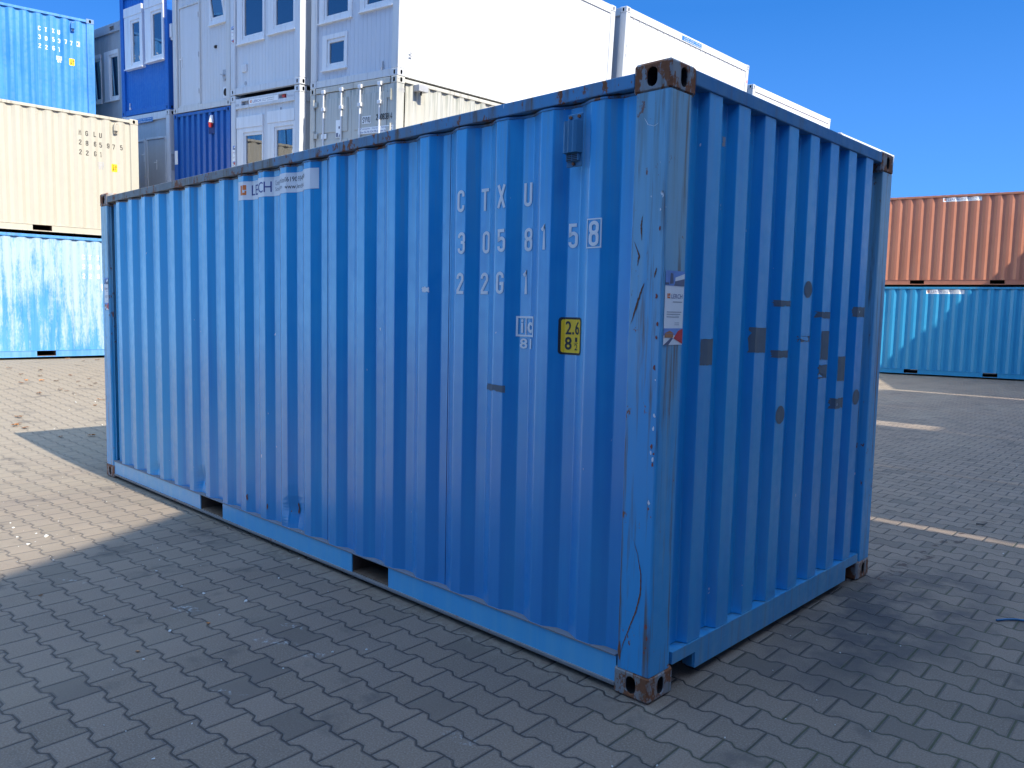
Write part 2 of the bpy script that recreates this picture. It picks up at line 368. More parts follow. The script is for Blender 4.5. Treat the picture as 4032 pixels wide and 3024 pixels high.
def thick(bm, pts, t, tf, closed=False):
    P = [Vector((p[0], p[1])) for p in pts]; Q = [P[0]]
    for p in P[1:]:
        if (p-Q[-1]).length > 1e-4: Q.append(p)
    if closed and (Q[0]-Q[-1]).length < 1e-4: Q.pop()
    n = len(Q); Lf = []; Rt = []
    for i in range(n):
        a = Q[i-1] if (i or closed) else None; b = Q[(i+1) % n] if (i < n-1 or closed) else None
        d1 = (Q[i]-a).normalized() if a is not None else None; d2 = (b-Q[i]).normalized() if b is not None else None
        if d1 is None: d1 = d2
        if d2 is None: d2 = d1
        n1 = Vector((-d1.y, d1.x)); n2 = Vector((-d2.y, d2.x)); nn = n1+n2
        if nn.length < 1e-3: nn = n1.copy()
        nn.normalize(); k = min(1.6, 1/max(.3, nn.dot(n1)))
        Lf.append(Q[i]+nn*t*k); Rt.append(Q[i]-nn*t*k)
    L = [bm.verts.new(tf(p)) for p in Lf]; R = [bm.verts.new(tf(p)) for p in Rt]
    for i in range(n if closed else n-1):
        j = (i+1) % n; bm.faces.new((L[i], L[j], R[j], R[i]))
def glyph(bm, ch, x0, z0, w, h, bold=1.):
    g = GL[ch]; closed = g[0] == 'c' and not isinstance(g[0], list); g = g[1:] if closed else g
    tf = lambda p: Vector((x0+p[0]/GW*w, 0, z0+p[1]*h))
    for k_, pl in enumerate(g):
        thick(bm, pl, ga*bold, lambda p, k_=k_: Vector((x0+p[0]/GW*w, -.0004*k_, z0+p[1]*h)), closed)
_tc = {}
def text_pts(bm, s, x0, x1, z0, z1, bold=.0):
    """built-in font text fitted to the rectangle x0..x1, z0..z1 in the local xz plane"""
    if (s, bold) not in _tc:
        cu = bpy.data.curves.new('t', 'FONT'); cu.body = s; cu.size = 1; cu.offset = bold; cu.resolution_u = 3
        ob = bpy.data.objects.new('t', cu); COL.objects.link(ob)
        dg = bpy.context.evaluated_depsgraph_get(); me = bpy.data.meshes.new_from_object(ob.evaluated_get(dg))
        vs = [(v.co.x, v.co.y) for v in me.vertices]; fs = [tuple(p.vertices) for p in me.polygons]
        bpy.data.objects.remove(ob); bpy.data.curves.remove(cu); bpy.data.meshes.remove(me); _tc[(s, bold)] = (vs, fs)
    vs, fs = _tc[(s, bold)]
    ax = min(v[0] for v in vs); bx = max(v[0] for v in vs); ay = min(v[1] for v in vs); by = max(v[1] for v in vs)
    V = [bm.verts.new((x0+(v[0]-ax)/(bx-ax)*(x1-x0), 0, z0+(v[1]-ay)/(by-ay)*(z1-z0))) for v in vs]
    for f in fs:
        try: bm.faces.new([V[i] for i in f])
        except ValueError: pass
def rect(bm, x0, x1, z0, z1): quad(bm, [(x0, 0, z0), (x1, 0, z0), (x1, 0, z1), (x0, 0, z1)])
def poly(bm, pts): quad(bm, [(p[0], 0, p[1]) for p in pts])

# corrugation of a long side (depth from y=0) and of the end wall (depth from x=0)
PX0, PP = -.322, .279
def sprof(x):
    s = (x-PX0) % PP
    if s < .068: return .008+.036*s/.068
    if s < .135: return .044
    if s < .209: return .044-.036*(s-.135)/.074
    return .008
def sbreaks(xa, xb):
    k0 = int(math.floor((xa-PX0)/PP))-1; r = []
    for k in range(k0, int((xb-PX0)/PP)+2):
        for s in (0, .068, .135, .209):
            v = PX0+k*PP+s
            if xa < v < xb: r.append(v)
    return sorted(r)
EP, E0 = .2465, .307
def eprof(y):
    s = (y-E0) % EP
    if y < E0-.018 or y > E0+7*EP+.108+.018: return .056
    if s < .108: return .010
    if s < .126: return .010+.046*(s-.108)/.018
    if s < EP-.018: return .056
    return .056-.046*(s-(EP-.018))/.018
def ebreaks(ya, yb):
    r = []
    for k in range(-1, 9):
        for s in (0, .108, .126, EP-.018):
            v = E0+k*EP+s
            if ya < v < yb: r.append(v)
    return sorted(r)
def drape_side(bm, off):                        # bm drawn in xz: lay onto the corrugated long side
    if not bm.verts: return
    xa = min(v.co.x for v in bm.verts); xb = max(v.co.x for v in bm.verts)
    for b in sbreaks(xa, xb):
        bmesh.ops.bisect_plane(bm, geom=bm.verts[:]+bm.edges[:]+bm.faces[:], plane_co=(b, 0, 0), plane_no=(1, 0, 0), dist=1e-6)
    for v in bm.verts: v.co.y += sprof(v.co.x)-off if v.co.x < -.177 else -off
def drape_end(bm, off):                         # bm drawn with x = local y
    xa = min(v.co.x for v in bm.verts); xb = max(v.co.x for v in bm.verts)
    for b in ebreaks(xa, xb):
        bmesh.ops.bisect_plane(bm, geom=bm.verts[:]+bm.edges[:]+bm.faces[:], plane_co=(b, 0, 0), plane_no=(1, 0, 0), dist=1e-6)
    for v in bm.verts: v.co = Vector((-eprof(v.co.x)+off if .19 < v.co.x < 2.248 else off, v.co.x, v.co.z))
def rounded(xs, f, r=.005):
    """polyline with small rounded bends"""
    P = [Vector((x, f(x))) for x in xs]; out = [P[0]]
    for i in range(1, len(P)-1):
        a = (P[i-1]-P[i]); b = (P[i+1]-P[i]); ra = min(r, a.length*.4); rb = min(r, b.length*.4)
        p0 = P[i]+a.normalized()*ra; p2 = P[i]+b.normalized()*rb
        for t in (0, .33, .67, 1): out.append(p0*(1-t)**2+P[i]*2*t*(1-t)+p2*t*t)
    out.append(P[-1]); return out
def eps(bs, xa, xb): return [xa]+bs+[xb]

CONT_L, CONT_W, CONT_H = 6.058, 2.438, 2.591
def corrugated_side(xa, xb, z0, z1, flip=False, dents=(), rows=None, y_at=0.):
    bm = bmesh.new()
    pl = rounded(eps(sbreaks(xa+.001, xb-.001), xa, xb), sprof)
    zs = rows or [z0, z1]; grid = []
    for z in zs:
        row = []
        for p in pl:
            y = p.y
            for (dx, dz, sx, sz, dep) in dents:
                y += dep*math.exp(-((p.x-dx)/sx)**2-((z-dz)/sz)**2)
            yy = y if not flip else CONT_W-y
            row.append(bm.verts.new((p.x, yy, z)))
        grid.append(row)
    for a in range(len(zs)-1):
        for i in range(len(pl)-1): bm.faces.new((grid[a][i], grid[a][i+1], grid[a+1][i+1], grid[a+1][i]))
    return bm

def iso_container(mat, label, group, P, letters=None, detail=1, name='shipping_container'):
    """20 ft steel container. local: long side on y=0 facing -y, plain end on x=0 facing +x, doors on x=-L"""
    L, Wd, H = CONT_L, CONT_W, CONT_H
    R = empty(name, mat, label, 'container', group)
    side, post, rail, low, cast, dark, shelf = P['side'], P['post'], P['rail'], P['low'], P['cast'], M_dark, P['shelf']
    dents = ((-2.80, .27, .045, .085, .030), (-2.87, .22, .03, .05, -.014), (-4.14, .27, .06, .07, .022), (-4.98, .22, .05, .04, .012), (-1.9, .9, .1, .4, .004)) if detail > 1 else ()
    rows = ([.163, .19, .21, .23, .25, .27, .29, .31, .34, .38, .45, .6, .9, 1.3, 1.8, 2.49]) if detail > 1 else None
    for fl in (False, True):
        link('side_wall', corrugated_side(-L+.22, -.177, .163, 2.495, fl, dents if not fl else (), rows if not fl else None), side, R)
    # end wall
    bm = bmesh.new(); pl = rounded(eps(ebreaks(.191, 2.247), .19, 2.248), lambda y: -eprof(y))
    a = [bm.verts.new((p.y, p.x, .175)) for p in pl]; b = [bm.verts.new((p.y, p.x, 2.53)) for p in pl]
    for i in range(len(pl)-1): bm.faces.new((a[i], a[i+1], b[i+1], b[i]))
    link('end_wall', bm, P.get('end', side), R)
    # roof
    bm = bmesh.new(); k = 26
    for i in range(k):
        x0 = -L+.15+i*(L-.3)/k; dxx = (L-.3)/k; zz = 2.567
        quad(bm, [(x0, .03, zz), (x0+dxx*.55, .03, zz), (x0+dxx*.55, Wd-.03, zz), (x0, Wd-.03, zz)])
        quad(bm, [(x0+dxx*.55, .03, zz), (x0+dxx*.7, .03, zz-.018), (x0+dxx*.7, Wd-.03, zz-.018), (x0+dxx*.55, Wd-.03, zz)])
        quad(bm, [(x0+dxx*.7, .03, zz-.018), (x0+dxx*.85, .03, zz-.018), (x0+dxx*.85, Wd-.03, zz-.018), (x0+dxx*.7, Wd-.03, zz-.018)])
        quad(bm, [(x0+dxx*.85, .03, zz-.018), (x0+dxx, .03, zz), (x0+dxx, Wd-.03, zz), (x0+dxx*.85, Wd-.03, zz-.018)])
    link('roof', bm, rail, R)
    # top side rails with wavy weld lip, end headers
    for fl in (0, 1):
        bm = bmesh.new(); y0, y1 = (.002, .058) if not fl else (Wd-.058, Wd-.002)
        box(bm, (-L+.172, y0, 2.503), (-.172, y1, 2.560), .004)
        if not fl:
            pl = eps(sbreaks(-L+.221, -.18), -L+.22, -.177); rr = rounded(pl, sprof, .02)
            for i in range(len(rr)-1):
                p, q = rr[i], rr[i+1]; o = .0045
                quad(bm, [(p.x, p.y-o, 2.488), (q.x, q.y-o, 2.488), (q.x, q.y-o, 2.496), (p.x, p.y-o, 2.496)])
                quad(bm, [(p.x, p.y-o, 2.488), (q.x, q.y-o, 2.488), (q.x, q.y+.002, 2.484), (p.x, p.y+.002, 2.484)])
                quad(bm, [(p.x, p.y-o, 2.496), (q.x, q.y-o, 2.496), (q.x, .056, 2.5025), (p.x, .056, 2.5025)])
        link('top_rail', bm, rail, R)
    bm = bmesh.new(); box(bm, (-.062, .183, 2.522), (-.003, Wd-.183, 2.583), .005)
    link('top_rail', bm, P.get('header', rail), R)
    bm = bmesh.new(); box(bm, (-L+.003, .183, 2.49), (-L+.062, Wd-.183, 2.583), .005); link('top_rail', bm, rail, R)
    # bottom side rails: shelf, web broken by the fork pockets, flange
    pk = [(-4.118, -3.752), (-2.111, -1.757)]
    segs = [(-L+.172, pk[0][0]), (pk[0][1], pk[1][0]), (pk[1][1], -.172)]
    for fl in (0, 1):
        bm = bmesh.new(); Y = (lambda y: y) if not fl else (lambda y: Wd-y)
        for s in segs: box(bm, (s[0], Y(.010), .043), (s[1], Y(.018), .157), 0, 0)
        box(bm, (-L+.172, Y(.003), .157), (-.172, Y(.062), .163), 0, 1)
        box(bm, (-L+.172, Y(.001), .026), (-.172, Y(.07), .043), .003, 2)
        link('bottom_rail', bm, [low, shelf, P['flange']], R)
    bm = bmesh.new()                                        # end sill with two cut-outs beside the castings
    box(bm, (-.068, .183, .1185), (-.004, Wd-.183, .172), 0)
    box(bm, (-.050, .37, .045), (-.004, 2.075, .1182), 0)
    box(bm, (-.062, .362, .052), (-.012, .3695, .1175), 0); box(bm, (-.062, 2.0755, .052), (-.012, 2.083, .1175), 0)
    link('bottom_rail', bm, P.get('sill', low), R)
    bm = bmesh.new(); box(bm, (-L+.068, .183, .05), (-L+.004, Wd-.183, .16), .004); link('bottom_rail', bm, low, R)
    # underframe: floor bearers and fork tunnels
    bm = bmesh.new()
    for s in ((-L+.2, pk[0][0]-.006), (pk[0][1]+.006, pk[1][0]-.006), (pk[1][1]+.006, -.2)): box(bm, (s[0], .072, .05), (s[1], Wd-.072, .156))
    link('underframe', bm, M_under, R)
    for a, b in pk:
        bm = bmesh.new()
        box(bm, (a, .019, .0435), (b, Wd-.019, .049)); box(bm, (a-.005, .019, .049), (a-.0005, Wd-.019, .1565)); box(bm, (b+.0005, .019, .049), (b+.005, Wd-.019, .1565))
        box(bm, (a, .065, .151), (b, Wd-.065, .1565))
        link('fork_pocket', bm, M_tunnel, R)
    # posts
    def post_bm(xs, ys):
        bm = bmesh.new()
        X = lambda v: -v if xs > 0 else -L+v
        Y = lambda v: v if ys < 0 else Wd-v
        z0, z1 = .116, 2.476; pr = [(.166, .004), (.166, .0)]
        pts = [(.172, .036), (.166, .030), (.166, .012), (.158, .002), (.012, .002), (.0045, .005), (.002, .012), (.002, .152), (.006, .158), (.05, .160), (.058, .164), (.060, .192)]
        rowa = [bm.verts.new((X(p[0]), Y(p[1]), z0)) for p in pts]; rowb = [bm.verts.new((X(p[0]), Y(p[1]), z1)) for p in pts]
        for i in range(len(pts)-1): bm.faces.new((rowa[i], rowa[i+1], rowb[i+1], rowb[i]))
        box(bm, (X(.150), Y(.02), z0), (X(.02), Y(.135), z1))
        return bm
    for xs in (1, -1):
        for ys in (-1, 1): link('corner_post', post_bm(xs, ys), post, R)
    # castings
    for xs in (1, -1):
        for ys in (-1, 1):
            for zs in (-1, 1):
                bm = bmesh.new(); dx, dy, dz = .178, .162, .118
                cx = -dx/2+.001 if xs > 0 else -L+dx/2-.001; cy = dy/2-.001 if ys < 0 else Wd-dy/2+.001; cz = dz/2 if zs < 0 else H-dz/2
                if detail > 1: dy = .185; cy = dy/2-.001 if ys < 0 else Wd-dy/2+.001
                casting(bm, (cx, cy, cz), (dx, dy, dz), {(0, xs), (1, ys), (2, zs)}, .011)
                link('corner_casting', bm, [cast, M_cavity], R)
    # filler strip between wall and post
    bm = bmesh.new(); box(bm, (-.1765, .034, .1635), (-.167, .05, 2.5)); link('filler_strip', bm, side, R)
    bm = bmesh.new(); box(bm, (-L+.17, .07, .1635), (-L+.219, .075, 2.5)); link('filler_strip', bm, side, R)
    # doors
    for k in (0, 1):
        bm = bmesh.new(); y0 = .17+k*1.052; y1 = y0+1.046
        box(bm, (-L+.05, y0, .17), (-L+.02, y1, 2.48), .004)
        for q in range(3): box(bm, (-L+.02, y0+.09, .35+q*.72), (-L+.006, y1-.09, .93+q*.72), .006)
        d = link('door', bm, side, R)
        for yy in (y0+.26, y1-.26):
            bm = bmesh.new(); cyl(bm, (-L-.006, yy, .1), (-L-.006, yy, 2.53), .017, 10)
            for zz in (.13, .7, 1.5, 2.2, 2.5): box(bm, (-L-.03, yy-.045, zz-.03), (-L+.018, yy+.045, zz+.03), .005)
            link('lock_bar', bm, P.get('bars', side), d)
        yh = y0-.03 if k == 0 else y1+.03
        for zz in (.35, 1.05, 1.75, 2.3):
            bm = bmesh.new(); cyl(bm, (-L-.01, yh, zz-.09), (-L-.01, yh, zz+.09), .014, 8); box(bm, (-L-.012, min(yh, yh+(.11 if k == 0 else -.11)), zz-.045), (-L-.004, max(yh, yh+(.11 if k == 0 else -.11)), zz+.045)); link('hinge', bm, side, d)
    # ventilator
    vx0, vx1, vz0, vz1 = -.510, -.428, 2.226, 2.447
    bm = bmesh.new(); yb = .008; xa = -.5
    box(bm, (vx0, -.004, vz0), (vx1, .004, vz1), .003)
    prf = [(0, .0), (.008, .030), (.02, .036), (.03, .032), (.042, .038), (.055, .033), (.066, .037), (.078, .030), (.084, 0)]
    za, zb = vz0+.056, vz1-.034
    A = [bm.verts.new((vx0-.006+p[0]*1.05, -.003-p[1], za)) for p in prf]; B = [bm.verts.new((vx0-.006+p[0]*1.05, -.003-p[1], zb)) for p in prf]
    for i in range(len(prf)-1): bm.faces.new((A[i], A[i+1], B[i+1], B[i]))
    bm.faces.new(A); bm.faces.new(B)
    box(bm, (vx0+.006, -.018, za-.034), (vx1-.008, -.003, za-.0005), .003)
    v = link('vent_cover', bm, P['vent'], R)
    bm = bmesh.new()
    for i in range(4):
        for j in range(2): box(bm, (vx0+.011+j*.031, -.0195, za-.031+i*.0075), (vx0+.037+j*.031, -.0178, za-.0275+i*.0075))
    link('vent_slots', bm, M_cavity, v)
    for (bx, bz) in ((vx0+.02, vz1-.015), (vx1-.016, vz1-.014), ((vx0+vx1)/2, vz0+.012)): bm = bmesh.new(); cyl(bm, (bx, -.012, bz), (bx, -.003, bz), .0075, 6); link('bolt', bm, M_rust, v)
    if letters: letters(R)
    return R

# ------------------------------------------------------------------ shared materials
M_dark = flat('dark_mat', (.012, .012, .014), .8)
M_cavity = flat('cavity_mat', (.015, .013, .013), .9)
M_rust = paint('rust_mat', RUST, RUST2, .8, rough=.75, bump=.4)
M_under = flat('underframe_mat', (.02, .022, .03), .8)
M_tunnel = paint('tunnel_mat', (.13, .075, .045), (.22, .16, .11), .8, rust=.6, rough=.8)
M_white = paint('decal_white', (.92, .92, .90), (.80, .81, .80), .5, rough=.45, bump=.05)
M_black = flat('decal_black', (.02, .02, .022), .5)
M_grey = flat('decal_grey', (.22, .23, .25), .5)
M_lgrey = flat('decal_light_grey', (.42, .43, .45), .5)
M_navy = flat('decal_navy', (.035, .06, .24), .45)
M_orange = flat('decal_orange', (.80, .20, .03), .45)
M_red = flat('decal_red', (.65, .05, .05), .45)
M_yellow = flat('decal_yellow', (1., .60, .015), .42, .04)
M_skyblue = flat('decal_sky', (.18, .32, .66), .45)
M_roof = flat('decal_roof', (.45, .2, .09), .5)
M_bldg = flat('decal_building', (.13, .15, .22), .5)
M_residue = paint('residue_mat', (.15, .17, .18), (.08, .12, .17), .9, rust=0, white=1.2, rough=.7, sc=2, bump=.05)
def glass():
    m = bpy.data.materials.new('glass_mat'); m.use_nodes = True; t = m.node_tree; t.nodes.clear()
    o = t.nodes.new('ShaderNodeOutputMaterial'); mx = t.nodes.new('ShaderNodeMixShader'); tr = t.nodes.new('ShaderNodeBsdfTransparent'); gl = t.nodes.new('ShaderNodeBsdfGlossy')
    fr = t.nodes.new('ShaderNodeFresnel'); fr.inputs[0].default_value = 1.9; mr = t.nodes.new('ShaderNodeMath'); mr.operation = 'ADD'; mr.inputs[1].default_value = .12; mr.use_clamp = True
    tr.inputs[0].default_value = (.45, .5, .55, 1); gl.inputs[0].default_value = (.9, .93, 1, 1); gl.inputs['Roughness'].default_value = .015
    t.links.new(fr.outputs[0], mr.inputs[0]); t.links.new(mr.outputs[0], mx.inputs[0]); t.links.new(tr.outputs[0], mx.inputs[1]); t.links.new(gl.outputs[0], mx.inputs[2]); t.links.new(mx.outputs[0], o.inputs[0])
    return m
M_glass = glass()

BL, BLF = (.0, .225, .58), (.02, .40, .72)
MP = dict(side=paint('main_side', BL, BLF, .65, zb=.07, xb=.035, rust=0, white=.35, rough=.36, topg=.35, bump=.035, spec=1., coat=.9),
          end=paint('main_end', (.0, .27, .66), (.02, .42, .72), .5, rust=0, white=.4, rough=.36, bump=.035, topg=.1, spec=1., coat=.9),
          post=paint('main_post', (.02, .34, .68), (.20, .43, .56), .9, zb=.18, rust=.5, grime=.9, white=.9, rough=.42, sc=1.3, topg=.7, coat=.7),
          rail=paint('main_rail', (.07, .27, .50), (.20, .185, .15), .85, xb=.07, rust=.75, grime=1., sc=.8, topg=0, white=.6, rough=.5),
          header=paint('main_header', (.02, .17, .40), (.09, .23, .36), .7, rust=.1, grime=.35, rough=.45),
          low=paint('main_low', (.03, .40, .80), (.14, .50, .72), .6, rust=.12, rough=.40, bump=.05, spec=1., coat=.9),
          sill=paint('main_sill', (.02, .27, .56), (.12, .36, .52), .7, rust=.2, grime=.35, rough=.42, white=.5, spec=1., coat=.9),
          shelf=paint('main_shelf', (.17, .21, .27), (.22, .21, .20), .9, rust=.35, rough=.7, white=1.2),
          flange=paint('main_flange', (.20, .19, .18), (.24, .23, .22), .9, rust=.55, rough=.75),
          cast=paint('main_casting', (.30, .185, .11), (.24, .33, .38), .85, rust=1.0, grime=.8, rough=.55, white=.8, bump=.5, spec=.4),
          vent=paint('main_vent', (.02, .17, .36), (.12, .28, .38), .7, rust=.1, grime=.3))
def simple_set(nm, base, fade, amt=.5, rust=.1, low=None, castc=None, **kw):
    s = paint(nm+'_side', base, fade, amt, rust=rust, **kw); kw.pop('blotch', None)
    r = paint(nm+'_rail', base, fade, amt, rust=rust+.15, grime=.4, rough=.5)
    c = paint(nm+'_cast', castc or base, fade, amt, rust=.45, grime=.5, rough=.5)
    return dict(side=s, post=s, rail=r, low=low or s, shelf=r, flange=r, cast=c, vent=r)

# ------------------------------------------------------------------ lettering helpers
def lower_texts(R, rows, mat, ic=True, size=(-.535, -.407, 1.421, 1.586), boxat=None, fade=False):
    """rows: list of (string of chars, [x left], z bottom, height, width)"""
    for s, xs, z, h, w in rows:
        bm = bmesh.new()
        for ch, x in zip(s, xs): glyph(bm, ch, x, z, w, h)
        drape_side(bm, .0025); link_raw('lettering', bm, mat, R)
    if boxat:
        bm = bmesh.new(); x0, x1, z0, z1 = boxat; t = .0055
        rect(bm, x0, x1, z0, z0+t); rect(bm, x0, x1, z1-t, z1); rect(bm, x0, x0+t, z0+t, z1-t); rect(bm, x1-t, x1, z0+t, z1-t)
        drape_side(bm, .0025); link_raw('digit_box', bm, mat, R)
def ic_mark(R, x0, z1, mat):
    bm = bmesh.new(); w, h, t = .119, .095, .009; x1 = x0+w; z0 = z1-h; xm = x0+w*.48
    rect(bm, x0, x1, z0, z0+t); rect(bm, x0, x1, z1-t, z1); rect(bm, x0, x0+t, z0+t, z1-t); rect(bm, x1-t, x1, z0+t, z1-t); rect(bm, xm-t*.4, xm+t*.4, z0+t, z1-t)
    text_pts(bm, 'i', x0+.026, x0+.040, z0+.018, z1-.014, .03); text_pts(bm, 'c', xm+.009, x1-.014, z0+.018, z1-.026, .03)
    text_pts(bm, '81', x0+.021, x0+.101, z0-.056, z0-.008, .02)
    drape_side(bm, .0025); link_raw('lettering', bm, mat, R)
def size_sticker(R, x0, x1, z0, z1, detail=2):
    bm = bmesh.new(); c = .013
    def rr(bm, a, b, e, f, c): poly(bm, [(a+c, e), (b-c, e), (b-c*.3, e+c*.3), (b, e+c), (b, f-c), (b-c*.3, f-c*.3), (b-c, f), (a+c, f), (a+c*.3, f-c*.3), (a, f-c), (a, e+c), (a+c*.3, e+c*.3)])
    rr(bm, x0, x1, z0, z1, c); drape_side(bm, .0018); b = link_raw('size_sticker', bm, M_black if detail > 1 else M_yellow, R)
    if detail > 1:
        bm = bmesh.new(); rr(bm, x0+.012, x1-.006, z0+.009, z1-.009, c*.7); drape_side(bm, .0026); link_raw('sticker_panel', bm, M_yellow, b)
    bm = bmesh.new(); w = x1-x0; h = z1-z0; zm = z0+h*.54
    text_pts(bm, '2.6', x0+w*.24, x1-w*.1, zm, z1-h*.10, .012)
    text_pts(bm, '8', x0+w*.22, x0+w*.52, z0+h*.13, zm-h*.06, .02)
    text_pts(bm, '1', x0+w*.66, x0+w*.78, zm-h*.19, zm-h*.07, .01); rect(bm, x0+w*.60, x0+w*.85, zm-h*.225, zm-h*.215); text_pts(bm, '2', x0+w*.64, x0+w*.80, z0+h*.13, zm-h*.245, .01)
    drape_side(bm, .0034); link_raw('lettering', bm, M_black, b)
def logo(bm, x0, x1, z0, z1):
    w = x1-x0; h = z1-z0
    poly(bm, [(x0, z0), (x1, z0), (x1, z0+h*.42), (x0+w*.78, z0+h*.42), (x0+w*.78, z0+h*.24), (x0+w*.42, z0+h*.24), (x0+w*.42, z1-h*.02), (x0, z1-h*.02)])
    rect(bm, x0+w*.52, x1, z0+h*.52, z1)
def owner_banner(parent, x0, x1, z0, z1, drape, big=True):
    w = x1-x0; h = z1-z0
    bm = bmesh.new(); rect(bm, x0, x1, z0, z1); drape(bm, .0018); b = link_raw('owner_banner', bm, M_white, parent)
    bm = bmesh.new(); logo(bm, x0+w*.03, x0+w*.09, z0+h*.26, z1-h*.2); drape(bm, .0026); link_raw('logo', bm, M_orange, b)
    bm = bmesh.new(); text_pts(bm, 'LERCH', x0+w*.13, x0+w*.415, z0+h*.22, z1-h*.22, .0); drape(bm, .0026); link_raw('lettering', bm, M_navy, b)
    bm = bmesh.new(); text_pts(bm, 'Container Gerüste', x0+w*.45, x0+w*.63, z1-h*.46, z1-h*.2); text_pts(bm, 'Schalungen', x0+w*.45, x0+w*.60, z0+h*.18, z0+h*.45); drape(bm, .0026); link_raw('lettering', bm, M_grey, b)
    bm = bmesh.new(); text_pts(bm, '06190 934 99-0', x0+w*.635, x0+w*.875, z1-h*.44, z1-h*.2); text_pts(bm, 'www.lerch.net', x0+w*.635, x0+w*.86, z0+h*.2, z0+h*.42); drape(bm, .0026); link_raw('lettering', bm, M_black, b)
    return b
def poster(parent, x0, x1, z0, z1, place):
    """narrow advertising poster: photo strip, white panel with text, photo strip"""
    w = x1-x0; h = z1-z0; Z = lambda f: z0+h*f; X = lambda f: x0+w*f
    bm = bmesh.new(); rect(bm, x0, x1, z0, z1); place(bm, .0018); b = link_raw('poster', bm, M_white, parent)
    def lay(nm, m, fn, off):
        bm = bmesh.new(); fn(bm); place(bm, off); link_raw(nm, bm, m, b)
    lay('poster_sky', M_skyblue, lambda bm: (rect(bm, x0, x1, Z(.80), z1), rect(bm, x0, x1, Z(.13), Z(.225))), .0024)
    lay('poster_building', M_bldg, lambda bm: (poly(bm, [(X(.45), Z(.80)), (x1, Z(.80)), (x1, Z(.90)), (X(.5), Z(.86))]), poly(bm, [(X(.0), Z(.81)), (X(.18), Z(.81)), (X(.18), Z(.84)), (X(0), Z(.84))]), poly(bm, [(X(.22), Z(.82)), (X(.42), Z(.83)), (X(.38), Z(.96)), (X(.25), Z(.97))]), poly(bm, [(X(0), Z(.0)), (X(.25), Z(0)), (X(.5), Z(.09)), (X(.4), Z(.1))])), .003)
    lay('poster_facade', M_white, lambda bm: poly(bm, [(X(.5), Z(.86)), (x1, Z(.90)), (x1, Z(.97)), (X(.5), Z(.91))]), .003)
    lay('poster_roof', M_roof, lambda bm: (poly(bm, [(X(.02), Z(.155)), (X(.55), Z(.155)), (X(.3), Z(.195))]), rect(bm, X(.05), X(.5), Z(.10), Z(.15))), .003)
    lay('poster_train', M_red, lambda bm: poly(bm, [(X(.52), Z(.09)), (x1, Z(.01)), (x1, Z(.22)), (X(.75), Z(.19))]), .003)
    lay('logo', M_orange, lambda bm: logo(bm, X(.12), X(.27), Z(.63), Z(.695)), .0024)
    lay('lettering', M_navy, lambda bm: text_pts(bm, 'LERCH', X(.34), X(.92), Z(.63), Z(.69)), .0024)
    lay('lettering', M_lgrey, lambda bm: [rect(bm, X(.12), X(.12+q), Z(zz), Z(zz+.011)) for q, zz in ((.78, .44), (.72, .41), (.66, .375))]+[rect(bm, X(.42), X(.92), Z(.575), Z(.59)), rect(bm, X(.55), X(.8), Z(.295), Z(.303)), rect(bm, X(.55), X(.8), Z(.27), Z(.278))], .0024)
    return b

# ------------------------------------------------------------------ ground
def sm(t): t = max(0., min(1., t)); return t*t*(3-2*t)
def gh(x, y):
    a = .41*sm((-6.3-x)/10.4)
    zp = .26+.06*max(0, min(12, -9-x))
    t = sm((y-4.6)/2.0)*sm((-6.6-x)/2.2)*(1-sm((y-13)/14))
    return a*(1-t)+zp*t
gx = sorted(set([-400, -200, -100, -60, -40, -30, -26]+[-24+.5*i for i in range(0, 49)]+[.5*i for i in range(0, 21)]+[12, 15, 20, 30, 50, 100, 200, 400]))
gy = sorted(set([-400, -200, -100, -50, -30, -20]+[-14+1*i for i in range(0, 16)]+[1.5+.5*i for i in range(0, 28)]+[16+i for i in range(0, 14)]+[35, 50, 100, 200, 400]))
bm = bmesh.new(); gv = [[bm.verts.new((x, y, gh(x, y))) for x in gx] for y in gy]
for j in range(len(gy)-1):
    for i in range(len(gx)-1): bm.faces.new((gv[j][i], gv[j][i+1], gv[j+1][i+1], gv[j+1][i]))
g = link('paved_ground', bm, ground_mat(), None, True); g['kind'] = 'structure'

